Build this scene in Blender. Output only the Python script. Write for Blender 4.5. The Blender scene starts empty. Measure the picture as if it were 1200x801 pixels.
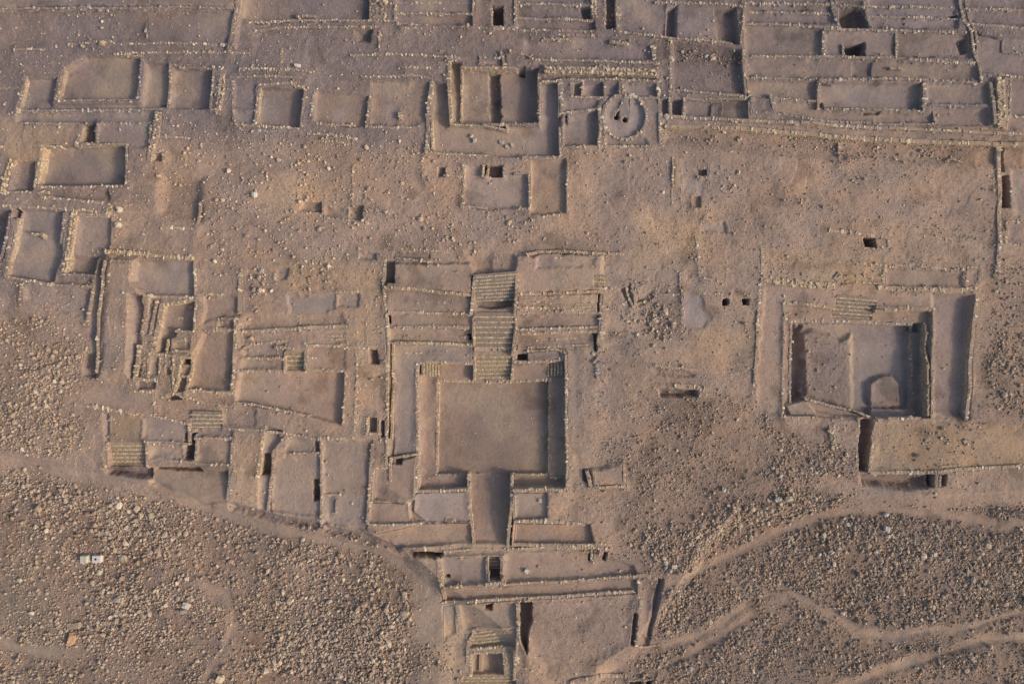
import bpy, math, random
import numpy as np
rng = np.random.default_rng(7); random.seed(7)
CAMH = 80.0
RES = 0.1
GX0, GX1, GY0, GY1 = -64.0, 64.0, -44.0, 44.0
NX = int(round((GX1-GX0)/RES))+1; NY = int(round((GY1-GY0)/RES))+1
xs = np.linspace(GX0, GX1, NX); ys = np.linspace(GY0, GY1, NY)
XX, YY = np.meshgrid(xs, ys)
COL = bpy.context.scene.collection

def vnoise(x, y, wl, seed):
    """smooth value noise, wavelength wl metres, range about -1..1"""
    r = np.random.default_rng(seed); n = 512
    g = r.uniform(-1, 1, (n, n))
    u = x/wl + 1000.37; v = y/wl + 1000.71
    i = np.floor(u).astype(int); j = np.floor(v).astype(int)
    fu = u-i; fv = v-j; fu = fu*fu*(3-2*fu); fv = fv*fv*(3-2*fv)
    i0 = i % n; i1 = (i+1) % n; j0 = j % n; j1 = (j+1) % n
    return (g[j0, i0]*(1-fu)*(1-fv)+g[j0, i1]*fu*(1-fv)+g[j1, i0]*(1-fu)*fv+g[j1, i1]*fu*fv)
def fbm(x, y, wl, seed, octv=4, gain=.5):
    s = 0; a = 1.; t = 0
    for k in range(octv):
        c, q = math.cos(k*.9), math.sin(k*.9)
        s = s+a*vnoise(c*x-q*y, q*x+c*y, wl/2**k, seed+k*17); t += a; a *= gain
    return s/t
def P(s):
    """'x,y x,y' -> list of picture-plan points"""
    if isinstance(s, str): return [tuple(float(v) for v in t.split(',')) for t in s.split()]
    return list(s)

# ---------------------------------------------------------------- base relief of the site
def naive(px, py): return (px-600)/10., (400.5-py)/10.
scarp = P('-60,540 0,538 60,545 120,552 175,568 230,585 270,592 320,607 380,619 430,629 470,643 520,690 620,770 700,790 745,760 790,700 830,640 870,590 960,585 1080,585 1260,575')
SX = np.array([p[0] for p in scarp]); SY = np.array([p[1] for p in scarp])
def base_at(X, Y):
    px = X*10+600; py = 400.5-Y*10
    z = np.interp(py, [-60, 0, 170, 300, 540, 900], [1.6, 1.2, .5, .1, -.5, -1.3])
    d = (py-np.interp(px, SX, SY))/10.
    z = z-1.1*np.clip((d+.3)/2.6, 0, 1)**.8
    z = z+.16*fbm(X, Y, 16, 3, 3)
    below = np.clip((d-1)/3., 0, 1)
    z = z+below*.55*fbm(X, Y, 11, 5, 4)
    mid = np.clip((py-180)/40, 0, 1)*np.clip((330-py)/30, 0, 1)
    z = z+mid*.28*fbm(X, Y, 7, 9, 3)
    # low heap of spoil right of the middle
    z = z+.45*np.exp(-(((px-820)/45.)**2+((py-480)/26.)**2))+.7*np.exp(-(((px-900)/50.)**2+((py-590)/20.)**2))
    return z
B = base_at(XX, YY)
H = B.copy()
SM = np.zeros_like(H)            # 1 = levelled / swept
DEN = np.zeros_like(H)           # loose stones per m2
SZ = np.ones_like(H)             # stone size factor
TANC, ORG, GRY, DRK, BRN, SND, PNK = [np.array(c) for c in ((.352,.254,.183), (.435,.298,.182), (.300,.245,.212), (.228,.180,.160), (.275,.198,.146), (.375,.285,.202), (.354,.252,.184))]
BRG = BRN*.55+GRY*.45
CC = np.zeros(H.shape+(3,)); CC[:] = TANC

def samp(A, X, Y):
    i = np.clip(((np.asarray(X)-GX0)/RES).round().astype(int), 0, NX-1); j = np.clip(((np.asarray(Y)-GY0)/RES).round().astype(int), 0, NY-1)
    return A[j, i]
def unp(px, py, z):
    k = (CAMH-z)/CAMH
    return (px-600)/10.*k, (400.5-py)/10.*k
def plan(pts, L):
    out = []
    for (px, py) in P(pts):
        x, y = naive(px, py)
        for _ in range(2): x, y = unp(px, py, float(samp(B, x, y))+L)
        out.append((x, y))
    return out
def window(pts, pad):
    a = np.array(pts)
    i0 = max(0, int((a[:, 0].min()-pad-GX0)/RES)); i1 = min(NX, int((a[:, 0].max()+pad-GX0)/RES)+2)
    j0 = max(0, int((a[:, 1].min()-pad-GY0)/RES)); j1 = min(NY, int((a[:, 1].max()+pad-GY0)/RES)+2)
    return slice(j0, max(j1, j0+1)), slice(i0, max(i1, i0+1))
def sdf(pts, sl):
    X = XX[sl]; Y = YY[sl]; d = np.full(X.shape, 1e9); ins = np.zeros(X.shape, bool)
    n = len(pts)
    for k in range(n):
        ax, ay = pts[k]; bx, by = pts[(k+1) % n]
        ex, ey = bx-ax, by-ay; L2 = ex*ex+ey*ey+1e-12
        t = np.clip(((X-ax)*ex+(Y-ay)*ey)/L2, 0, 1)
        d = np.minimum(d, (X-ax-t*ex)**2+(Y-ay-t*ey)**2)
        c = ((ay > Y) != (by > Y)) & (X < (bx-ax)*(Y-ay)/((by-ay) if by != ay else 1e-12)+ax)
        ins ^= c
    d = np.sqrt(d)
    return np.where(ins, -d, d)
def linedist(pts, sl):
    X = XX[sl]; Y = YY[sl]; d = np.full(X.shape, 1e9)
    for k in range(len(pts)-1):
        ax, ay = pts[k]; bx, by = pts[k+1]
        ex, ey = bx-ax, by-ay; L2 = ex*ex+ey*ey+1e-12
        t = np.clip(((X-ax)*ex+(Y-ay)*ey)/L2, 0, 1)
        d = np.minimum(d, (X-ax-t*ex)**2+(Y-ay-t*ey)**2)
    return np.sqrt(d)
def level(pts, z=None, soft=.15, col=None, sm=None, cmix=1., wob=.05, ramp=None, add=False):
    """pts in plan metres"""
    sl = window(pts, soft+.6)
    sd = sdf(pts, sl)
    sd = sd+wob*vnoise(XX[sl], YY[sl], .9, 77)+wob*.6*vnoise(XX[sl], YY[sl], .35, 78)
    m = np.clip(.5-sd/soft, 0, 1)
    if soft > .4: m = m*m*(3-2*m)
    if ramp is not None:
        (ax, ay), (bx, by), za, zb = ramp
        ex, ey = bx-ax, by-ay; t = np.clip(((XX[sl]-ax)*ex+(YY[sl]-ay)*ey)/(ex*ex+ey*ey), 0, 1)
        tgt = B[sl]+za+(zb-za)*t
        H[sl] = H[sl]*(1-m)+tgt*m
    elif z is not None:
        if add: H[sl] = H[sl]+z*m
        else: H[sl] = H[sl]*(1-m)+(B[sl]+z)*m
        if z < -.3 and not add:        # drift of fallen earth along the foot of the walls
            inn = np.clip(1+sd/.9, 0, 1)*m
            H[sl] = H[sl]+.13*inn**2*(1+.8*vnoise(XX[sl], YY[sl], 1.7, 91))
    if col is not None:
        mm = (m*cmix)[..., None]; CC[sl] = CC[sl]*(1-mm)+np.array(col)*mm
    if sm is not None: SM[sl] = SM[sl]*(1-m)+sm*m

# ---------------------------------------------------------------- materials
def nodes(name):
    m = bpy.data.materials.new(name); m.use_nodes = True; nt = m.node_tree
    for n in list(nt.nodes): nt.nodes.remove(n)
    out = nt.nodes.new('ShaderNodeOutputMaterial'); b = nt.nodes.new('ShaderNodeBsdfPrincipled')
    b.inputs['Roughness'].default_value = .95
    try: b.inputs['Specular IOR Level'].default_value = .15
    except Exception: pass
    nt.links.new(b.outputs[0], out.inputs[0])
    return m, nt, b
def N(nt, t, **kw):
    n = nt.nodes.new(t)
    for k, v in kw.items():
        if hasattr(n, k): setattr(n, k, v)
        else: n.inputs[k.replace('_', ' ')].default_value = v
    return n
def math_(nt, op, a, b=None, c=None):
    n = nt.nodes.new('ShaderNodeMath'); n.operation = op
    for i, v in enumerate((a, b, c)):
        if v is None: continue
        if isinstance(v, (int, float)): n.inputs[i].default_value = v
        else: nt.links.new(v, n.inputs[i])
    return n.outputs[0]
def maprange(nt, v, a, b, c, d):
    n = nt.nodes.new('ShaderNodeMapRange'); nt.links.new(v, n.inputs[0])
    for i, q in enumerate((a, b, c, d)): n.inputs[i+1].default_value = q
    return n.outputs[0]
def mulc(nt, colr, val):
    n = nt.nodes.new('ShaderNodeVectorMath'); n.operation = 'SCALE'
    nt.links.new(colr, n.inputs[0]); nt.links.new(val, n.inputs[3]); return n.outputs[0]
def soil_mat():
    m, nt, b = nodes('soil'); L = nt.links.new
    tc = N(nt, 'ShaderNodeTexCoord'); at = N(nt, 'ShaderNodeAttribute', attribute_name='Col')
    co = tc.outputs['Object']
    def noise(scale, det=4, rough=.6):
        n = N(nt, 'ShaderNodeTexNoise'); n.inputs['Scale'].default_value = scale; n.inputs['Detail'].default_value = det; n.inputs['Roughness'].default_value = rough
        L(co, n.inputs['Vector']); return n
    n1 = noise(.35, 6, .65); n2 = noise(2.6, 5, .7); n3 = noise(9, 3, .7)
    f = math_(nt, 'MULTIPLY', maprange(nt, n1.outputs[0], .3, .7, .86, 1.14), maprange(nt, n2.outputs[0], .25, .75, .86, 1.14))
    rough = at.outputs['Alpha']
    # pebbles and clods
    v = N(nt, 'ShaderNodeTexVoronoi'); v.inputs['Scale'].default_value = 4.2; v.inputs['Randomness'].default_value = 1; L(co, v.inputs['Vector'])
    v2 = N(nt, 'ShaderNodeTexVoronoi'); v2.inputs['Scale'].default_value = 7.5; L(co, v2.inputs['Vector'])
    sep = N(nt, 'ShaderNodeSeparateColor'); L(v.outputs['Color'], sep.inputs[0])
    sep2 = N(nt, 'ShaderNodeSeparateColor'); L(v2.outputs['Color'], sep2.inputs[0])
    peb = math_(nt, 'MULTIPLY', maprange(nt, v.outputs['Distance'], .34, .2, 0, 1), maprange(nt, sep.outputs[0], .55, .6, 0, 1))
    peb2 = math_(nt, 'MULTIPLY', maprange(nt, v2.outputs['Distance'], .38, .2, 0, 1), maprange(nt, sep2.outputs[0], .45, .5, 0, 1))
    pv = math_(nt, 'MULTIPLY', peb, maprange(nt, sep.outputs[1], 0, 1, -.25, .8))
    pv2 = math_(nt, 'MULTIPLY', peb2, maprange(nt, sep2.outputs[1], 0, 1, -.22, .5))
    pv = math_(nt, 'MULTIPLY', math_(nt, 'ADD', pv, pv2), rough)
    f2 = math_(nt, 'MULTIPLY', f, math_(nt, 'ADD', pv, 1.))
    f2 = math_(nt, 'MULTIPLY', f2, maprange(nt, n3.outputs[0], .2, .8, .9, 1.1))
    c = mulc(nt, at.outputs['Color'], f2)
    hs = N(nt, 'ShaderNodeHueSaturation'); L(c, hs.inputs['Color']); L(maprange(nt, n1.outputs[0], .3, .7, .85, 1.12), hs.inputs['Saturation'])
    L(hs.outputs[0], b.inputs['Base Color'])
    h = math_(nt, 'ADD', math_(nt, 'MULTIPLY', math_(nt, 'ADD', peb, math_(nt, 'MULTIPLY', peb2, .6)), math_(nt, 'ADD', math_(nt, 'MULTIPLY', rough, .07), .0)),
              math_(nt, 'MULTIPLY', math_(nt, 'ADD', math_(nt, 'MULTIPLY', n2.outputs[0], .05), math_(nt, 'MULTIPLY', n3.outputs[0], .05)), math_(nt, 'ADD', math_(nt, 'MULTIPLY', rough, .8), .25)))
    bp = N(nt, 'ShaderNodeBump'); bp.inputs['Strength'].default_value = 1.; bp.inputs['Distance'].default_value = 1.
    L(h, bp.inputs['Height']); L(bp.outputs[0], b.inputs['Normal'])
    return m
def stone_mat(name):
    m, nt, b = nodes(name); L = nt.links.new
    tc = N(nt, 'ShaderNodeTexCoord'); at = N(nt, 'ShaderNodeAttribute', attribute_name='Col')
    n = N(nt, 'ShaderNodeTexNoise'); n.inputs['Scale'].default_value = 7; n.inputs['Detail'].default_value = 5; L(tc.outputs['Object'], n.inputs['Vector'])
    c = mulc(nt, at.outputs['Color'], maprange(nt, n.outputs[0], .25, .75, .8, 1.2)); L(c, b.inputs['Base Color'])
    bp = N(nt, 'ShaderNodeBump'); bp.inputs['Strength'].default_value = .7; bp.inputs['Distance'].default_value = .05
    L(n.outputs[0], bp.inputs['Height']); L(bp.outputs[0], b.inputs['Normal'])
    return m
SOIL = soil_mat(); STONE = stone_mat('fieldstone'); MUD = stone_mat('mud_mortar_stone')

def mesh_obj(name, V, Fq, colv, mat, smooth=False, parent=None, counts=None):
    """V (n,3); Fq list of index arrays (all same arity) ; colv (n,4)"""
    me = bpy.data.meshes.new(name)
    Fq = np.asarray(Fq, dtype=np.int32); k = Fq.shape[1]
    me.vertices.add(len(V)); me.vertices.foreach_set('co', np.asarray(V, dtype=np.float32).ravel())
    me.loops.add(Fq.size); me.loops.foreach_set('vertex_index', Fq.ravel())
    me.polygons.add(len(Fq)); me.polygons.foreach_set('loop_start', np.arange(0, Fq.size, k, dtype=np.int32))
    me.polygons.foreach_set('use_smooth', np.full(len(Fq), smooth))
    if colv is not None:
        a = me.attributes.new('Col', 'FLOAT_COLOR', 'POINT'); a.data.foreach_set('color', np.asarray(colv, dtype=np.float32).ravel())
    me.update(calc_edges=True); me.materials.append(mat)
    o = bpy.data.objects.new(name, me); COL.objects.link(o)
    if parent is not None: o.parent = parent
    return o

# ---------------------------------------------------------------- stones
def cube26():
    g = [-1, 0, 1]; V = []; idx = {}
    for x in g:
        for y in g:
            for z in g:
                if (x, y, z) != (0, 0, 0): idx[(x, y, z)] = len(V); V.append((x, y, z))
    Fs = []
    for ax in range(3):
        for s in (-1, 1):
            o = [a for a in range(3) if a != ax]
            for u in (-1, 0):
                for v in (-1, 0):
                    q = []
                    for du, dv in ((0, 0), (1, 0), (1, 1), (0, 1)):
                        p = [0, 0, 0]; p[ax] = s; p[o[0]] = u+du; p[o[1]] = v+dv; q.append(idx[tuple(p)])
                    flip = (s == 1) ^ (ax == 1)
                    Fs.append(q if flip else q[::-1])
    V = np.array(V, float); n = np.linalg.norm(V, axis=1, keepdims=True)
    return V*(.45+.55*(1.12/n)), np.array(Fs)
C26, F26 = cube26()
def ico():
    t = (1+5**.5)/2
    V = np.array([(-1,t,0),(1,t,0),(-1,-t,0),(1,-t,0),(0,-1,t),(0,1,t),(0,-1,-t),(0,1,-t),(t,0,-1),(t,0,1),(-t,0,-1),(-t,0,1)], float)/math.sqrt(1+t*t)
    F = np.array([(0,11,5),(0,5,1),(0,1,7),(0,7,10),(0,10,11),(1,5,9),(5,11,4),(11,10,2),(10,7,6),(7,1,8),(3,9,4),(3,4,2),(3,2,6),(3,6,8),(3,8,9),(4,9,5),(2,4,11),(6,2,10),(8,6,7),(9,8,1)])
    return V, F
ICO, FICO = ico()
def batch(tmplV, tmplF, cen, half, yaw, cols, jit=.18, tilt=0.):
    """many deformed copies of a template: cen (n,3), half (n,3) half sizes"""
    n = len(cen); k = len(tmplV)
    V = tmplV[None]*(1+rng.uniform(-jit, jit, (n, k, 1)))+rng.uniform(-jit*.5, jit*.5, (n, k, 3))
    V = V*half[:, None, :]
    if tilt > 0:
        a = rng.normal(0, tilt, n); b = rng.normal(0, tilt, n)
        x, y, z = V[..., 0], V[..., 1], V[..., 2]
        z2 = z*np.cos(a)[:, None]+x*np.sin(a)[:, None]; x2 = x*np.cos(a)[:, None]-z*np.sin(a)[:, None]
        z3 = z2*np.cos(b)[:, None]+y*np.sin(b)[:, None]; y2 = y*np.cos(b)[:, None]-z2*np.sin(b)[:, None]
        V = np.stack([x2, y2, z3], -1)
    c, s = np.cos(yaw)[:, None], np.sin(yaw)[:, None]
    V = np.stack([V[..., 0]*c-V[..., 1]*s, V[..., 0]*s+V[..., 1]*c, V[..., 2]], -1)+cen[:, None, :]
    Fb = tmplF[None]+(np.arange(n)*k)[:, None, None]
    cv = np.repeat(np.concatenate([cols, np.ones((n, 1))], 1), k, axis=0)
    return V.reshape(-1, 3), Fb.reshape(-1, tmplF.shape[1]), cv
PAL = {'pale': ((.60,.49,.34), (.48,.38,.26), (.66,.57,.44), (.38,.30,.22)), 'tan': ((.54,.42,.28), (.44,.33,.22), (.60,.49,.34), (.33,.25,.18)),
       'gold': ((.62,.48,.30), (.50,.38,.24), (.66,.53,.36), (.40,.30,.19)), 'grey': ((.42,.37,.33), (.33,.28,.25), (.50,.45,.40), (.27,.22,.2)), 'dark': ((.27,.22,.19), (.21,.17,.15), (.33,.28,.24), (.18,.14,.13))}
def palette(name, n):
    p = np.array(PAL[name]); i = rng.choice(4, n, p=[.36, .26, .2, .18])
    c = p[i]*(1+rng.uniform(-.14, .14, (n, 1)))
    return np.clip(c, .03, .8)

# ---------------------------------------------------------------- registry
COMPS = []; WALLS = []; FLOORS = []; STAIRS = []
class Comp:
    def __init__(s, name, label, cat, L=0., group=None, kind=None, empty=True):
        s.name, s.label, s.cat, s.L, s.group, s.kind = name, label, cat, L, group, kind
        s.n = 0; s.root = None; COMPS.append(s)
    def F(s, pts, z=None, col=None, soft=.18, sm=.8, L=None, part='floor', label=None, ramp=None, wob=.05, cmix=1., add=False, patch=True):
        L = s.L if L is None else L
        pp = plan(pts, L)
        rp = None
        if ramp is not None:
            a, b = plan([ramp[0], ramp[1]], L); rp = (a, b, ramp[2], ramp[3])
        if z is not None and ramp is None and -1.3 < z < 0 and s.L > -.25: z = z*.8
        if z is not None and z < -1.5 and ramp is None and 'court' not in s.name and s.name != 'great_platform': z = -1.5+(z+1.5)*.6
        if col is not None and z is not None and z < -.9 and col[0] < .19: col = np.array(col)*.19/col[0]  # deep floors are painted dark to imitate pit shade; limits that darkening
        if z is not None and z < -1.5: wob = max(wob, .1) if wob else wob
        if cmix == 1. and col is not None: cmix = .82 if float(col[2])/float(col[0]) > .72 else .62
        if ramp is None and z is not None and z > -.42 and wob > 0: soft = max(soft, .5); wob = .16
        level(pp, z, soft, col, sm, cmix, wob, rp, add)
        if patch: FLOORS.append((s, part, pp, label))
        return s
    def W(s, pts, pal='pale', rise=.14, t=.34, st=.26, keep=1., L=None, minh=.25, label=None, part='wall', wob=.04, closed=False, rel=None):
        WALLS.append(dict(c=s, pts=P(pts), pal=pal, rise=rise, t=t, st=st, keep=keep, L=(s.L if L is None else L), minh=minh, label=label, part=part, wob=wob, closed=closed, rel=rel)); return s
    def S(s, q, n, z0, z1, pal='tan', L=None, label=None, hole=False):
        """q: px corners NW NE SE SW (top edge first); z0 at the first edge, z1 at the last"""
        L = s.L if L is None else L
        q = P(q); pp = plan(q, max(z0, z1) if L is None else L)
        a = ((pp[0][0]+pp[1][0])/2, (pp[0][1]+pp[1][1])/2); b = ((pp[3][0]+pp[2][0])/2, (pp[3][1]+pp[2][1])/2)
        level(pp, None, .12, None, .8, 1, .0, (a, b, z0-.12, z1-.12))
        STAIRS.append((s, pp, n, z0, z1, pal, label)); return s
def comp(*a, **k): return Comp(*a, **k)
def wall(label, pts, cat='stone wall', name='stone_wall', group=None, L=0., **k):
    c = Comp(name, label, cat, L, group); c.single = True
    c.W(pts, **k); return c
def soil(pts, col, cmix=.6, soft=1.5, sm=None):
    level(plan(pts, 0), None, soft, col, sm, cmix, .3)
def dig(pts, z, soft=.5, col=None, sm=None, add=False, cmix=.7):
    level(plan(pts, 0), z, soft, col, sm, cmix, .1, None, add)
def dens(pts, d, size=1., soft=1.5):
    pp = plan(pts, 0); sl = window(pp, soft+.5); sd = sdf(pp, sl)+.8*vnoise(XX[sl], YY[sl], 3, 51)
    m = np.clip(.5-sd/soft, 0, 1)
    DEN[sl] = DEN[sl]*(1-m)+d*m; SZ[sl] = SZ[sl]*(1-m)+size*m
PATHS = []
def path(label, pts, w, lower=.12, col=None, berm=0.):
    w0 = w; pp = plan(pts, 0)
    sl = window(pp, w+2); d = linedist(pp, sl)+.25*vnoise(XX[sl], YY[sl], 2, 61)
    w = w*.64*(1+.35*vnoise(XX[sl], YY[sl], 5, 62)); m = np.clip((w-d)/1.1+.5, 0, 1); m = m*m*(3-2*m)
    a0 = np.array(pp[0]); a1 = np.array(pp[-1])
    for q in (a0, a1): m = m*np.clip((np.hypot(XX[sl]-q[0], YY[sl]-q[1])-.3)/3., 0, 1)
    H[sl] -= lower*m*m*(3-2*m)
    if berm:
        H[sl] += berm*np.exp(-((d-w-.5)/.4)**2)
    DEN[sl] *= (1-m)**1.3
    mm = (m*.45)[..., None]; CC[sl] = CC[sl]*(1-mm)+(np.array(col) if col is not None else SND*.92)*mm
    SM[sl] = np.maximum(SM[sl], m*.6)
    PATHS.append((pp, w0*.5, label))
# ================================================================ soil tones of the site, top and bottom darkened partly to paint in vignetting
soil('-60,-60 1260,-60 1260,150 780,135 600,190 330,165 170,170 170,235 -60,235', DRK*.94, .85, 4)
soil('-60,235 130,240 110,330 60,360 -60,380', DRK*1.1, .55, 3)
soil('0,140 90,145 60,190 10,200 0,200', ORG, .7, 3)
soil('185,190 540,180 620,250 880,180 1165,190 1165,270 890,285 830,330 560,300 450,300 400,330 240,330', PNK, .7, 4)
soil('300,215 400,210 380,250 320,260', ORG, .7, 3); soil('305,300 450,310 440,345 330,340', ORG, .75, 3); soil('740,250 850,240 830,300 740,320', ORG, .7, 3)
soil('400,345 455,335 455,470 420,480 400,400', ORG*.95, .4, 2); soil('820,380 890,380 885,430 800,425', ORG, .6, 3)
soil('893,292 1040,300 1035,345 893,325', ORG*1.05, .6, 1.5); soil('1030,500 1200,500 1200,545 1030,552', ORG*.95, .55, 2); soil('960,250 1130,270 1130,310 960,300', ORG*.9, .4, 3)
soil('100,290 230,300 230,380 240,520 110,540 95,460', BRN*1.1, .35, 3); soil('270,520 310,510 310,610 280,600', ORG, .6, 1)
soil('705,330 760,400 740,520 690,640 720,700 600,700 600,650 690,560 680,440', TANC, .6, 2)
soil('-60,560 260,610 480,660 520,801 500,900 -60,900', PNK*.82, .6, 3); soil('20,640 60,700 90,801 0,820 -20,700', SND*.85, .7, 4); soil('150,640 260,650 260,720 200,740', PNK, .5, 3)
soil('740,640 900,580 1260,590 1260,900 700,900', PNK*.75, .6, 4); soil('1030,650 1150,660 1140,690 1040,690', BRN, .4, 3)
soil('760,470 900,465 1000,520 1000,600 730,640 740,520', PNK*.86, .6, 4)
soil('1150,320 1260,320 1260,540 1140,500', BRN, .4, 3)
soil('480,650 530,650 550,740 540,801 490,801', SND*.85, .6, 1.5)

# ================================================================ upper hillside, left
c = comp('terrace_platform', 'long bare terrace strip along the top left edge, above a thin stone line', 'terrace', .5)
c.F('-50,-50 282,-40 281,9 150,8 60,8 -50,12', .55, DRK*.95, .5, .6, part='surface')
c.W('-40,13 0,12 40,10 90,10 150,10 210,9 280,10', 'grey', .1, minh=.3, keep=.9)
c = comp('terrace_platform', 'bare terrace with a low partition, below the top left stone line', 'terrace', 0)
c.F('172,20 276,13 270,50 172,46', .05, DRK*1.02, .5, .7, part='surface', L=.2)
c.W('172,22 173,46', 'grey', .1, keep=.6); c.W('80,53 100,51 130,48', 'tan', .12); c.W('137,52 200,51 270,54', 'pale', .12, minh=.4); c.W('135,64 180,62 240,62 300,63', 'tan', .12, minh=.4)
wall('tumbled pale wall climbing between the two top left terraces', '283,-20 281,10 276,34 270,60', pal='tan', rise=.35, t=.7, keep=.8)
dig('278,0 284,0 277,58 266,58', .3, .5)
wall('short row of pale stones near the left edge above the upper rooms', '18,59 56,58', pal='pale', rise=.15)
dig('0,30 60,35 170,25 170,50 60,55 0,56', -.2, 2.0, add=True)

c = comp('stone_room', 'brown rectangular room with a tan sloping left wall, below the rubble heap at the upper left', 'room ruin', 0)
c.F('75,82 100,66 165,66 161,117 66,117', -.95, BRG*.98, .2, .9)
c.W('75,80 70,100 66,118', 'tan', .1, t=.45); c.W('66,118 100,118 161,118', 'grey', .12); c.W('167,67 165,90 162,118', 'grey', .12); c.W('140,64 166,66', 'pale', .1)
c = comp('stone_corridor', 'grey L-shaped corridor wrapping round the left and lower side of the brown room', 'corridor ruin', 0)
c.F('30,92 66,92 60,122 198,121 196,128 22,130', -.75, GRY*.92, .2, .9)
c.W('30,88 26,110 22,131', 'tan', .15, t=.5); c.W('20,130 60,130 120,129 196,128', 'grey', .14)
c = comp('stone_room', 'narrow upright room between the brown room and the tan topped room at upper left', 'room ruin', 0)
c.F('171,74 198,75 196,125 166,122', -.85, BRG, .2, .9); c.W('200,74 199,100 197,128', 'tan', .14)
c = comp('stone_room', 'square room with shaded lower edge, east end of the upper left row of rooms', 'room ruin', 0)
c.F('203,80 250,82 246,127 199,127', -1.0, BRG*1.02, .2, .85)
c.W('204,76 215,79 250,81', 'tan', .1, keep=.7); c.W('252,80 250,105 247,128', 'pale', .12); c.W('259,80 257,105 255,128', 'pale', .1); c.W('248,129 256,129', 'pale', .12)
wall('rough tumbled wall of tan stones east of the upper left row of rooms', '262,82 261,105 258,125 256,135', pal='tan', rise=.2, t=.8, keep=.85)
wall('faint double stone line at the far left, beside the grey corridor', '-20,105 0,104 25,103', pal='tan', rise=.12)
wall('thin stone line touching the left edge below the faint double line', '-20,136 0,135 20,134', pal='grey', rise=.12)
c = comp('terrace_platform', 'narrow grey walkway below the L-shaped corridor, with a thin lower kerb', 'terrace', 0)
c.F('22,131 182,130 178,144 20,144', -.5, GRY*.85, .2, .85, part='surface')
c.W('20,145 60,145 93,145', 'grey', .12, rel=0); c.W('114,145 150,145 178,144', 'grey', .12, rel=0)
c = comp('excavation_pit', 'small square pit between two stone corners above the large grey floored room', 'pit')
c.F('96,146 113,146 112,167 92,167', -1.3, DRK*.85, .12, .9); c.W('96,146 94,157 91,168', 'tan', .12, t=.4); c.W('114,146 113,167', 'grey', .1); c.W('91,168 112,168', 'grey', .08)
c = comp('stone_room', 'trapezoid room bordered on the right by a thick tumbled tan wall', 'room ruin', 0)
c.F('115,146 177,145 176,172 150,171 112,167', -.3, DRK*1.1, .3, .7); c.W('187,133 184,155 178,178 177,188', 'tan', .28, t=.9, st=.3)
c.W('178,146 177,172', 'grey', .08, keep=.7)
wall('row of pale stones east of the thick tumbled tan wall, upper left', '187,160 205,161 224,163', pal='pale', rise=.15)
c = comp('stone_room', 'large rectangular grey floored room with a sharp dark right edge, on the left', 'room ruin', 0)
c.F('50,171 149,170 148,217 41,218', -1.3, GRY*.98, .15, 1.)
c.W('50,170 46,195 41,219', 'gold', .12, t=.5); c.W('48,171 72,172', 'pale', .1); c.W('88,170 115,170 149,169', 'tan', .12); c.W('149,170 148,217', 'grey', .1); c.W('41,219 95,219 148,218', 'pale', .12)
c = comp('excavation_pit', 'little shaft with white stones east of the large grey floored room', 'pit')
c.F('179,180 191,179 191,188 176,187', -.8, DRK, .12, .9); c.W('178,178 191,177 192,189', 'pale', .12, keep=.8)
wall('thick tan wall slanting off the left edge beside the grey floored room', '16,188 10,205 4,226', pal='gold', rise=.25, t=.8)
wall('stone row under the thick tan slanting wall at the far left', '5,226 30,225 56,226', pal='pale', rise=.2)
dig('18,190 40,190 38,224 12,223', -.7, .3, BRG*.9)
wall('slanting stone row just below the large grey floored room', '50,231 85,234 120,238', pal='pale', rise=.16, rel=0)
dig('50,224 125,222 128,234 90,234 50,229', -.4, .4)
c = comp('stone_room', 'slanting slate grey floored room near the left edge with a small bench inside', 'room ruin', 0)
c.F('24,245 75,248 72,300 61,331 9,322 17,270', -1.1, GRY, .15, 1.)
c.W('-20,242 20,242 60,244 100,247 122,249', 'gold', .14); c.W('21,256 16,285 8,321', 'tan', .12, t=.4); c.W('76,249 72,285', 'grey', .12); c.W('7,323 30,328 60,334', 'pale', .14)
c.W('38,274 50,274 50,278', 'tan', .25, part='bench', minh=.3, t=.3)
c = comp('excavation_pit', 'tiny dark slot beside the top left corner of the slanting slate room', 'pit')
c.F('15,244 23,244 21,256 14,256', -1.4, DRK*.8, .1, .9)
dig('-50,247 12,247 2,310 -50,330', -1.1, .3, DRK); wall('low stone edge at the extreme left beside the slanting slate room', '12,250 6,285 -1,312', pal='grey', rise=.12, L=0)
c = comp('stone_room', 'room with a thick golden left wall and a dark lower edge, right of the slate room', 'room ruin', 0)
c.F('90,252 130,253 128,290 112,321 76,321', -.55, BRG*1.15, .3, .5)
c.W('89,248 84,280 76,319', 'gold', .22, t=.75, st=.3); c.W('88,250 110,252 130,254', 'gold', .25, t=.5); c.W('62,321 85,322 110,323', 'grey', .14, rel=0); c.W('60,333 85,335 108,336', 'pale', .15, rel=0)
c.W('130,241 128,253', 'gold', .3, t=.8)
dig('78,300 112,302 110,320 74,319', -.95, .5); dig('66,325 108,327 106,334 62,331', -.4, .3)
wall('short upright stub of tan stones left of the walled mound, mid left', '27,334 25,356', pal='gold', rise=.2, L=0, t=.5)
dig('29,337 108,338 101,374 75,366 30,352', -.4, .5, BRG*1.1)
wall('stone line running down the right side of the lower left hollow, beside the mound', '111,324 107,348 101,375', pal='grey', rise=.12, L=0)

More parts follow.
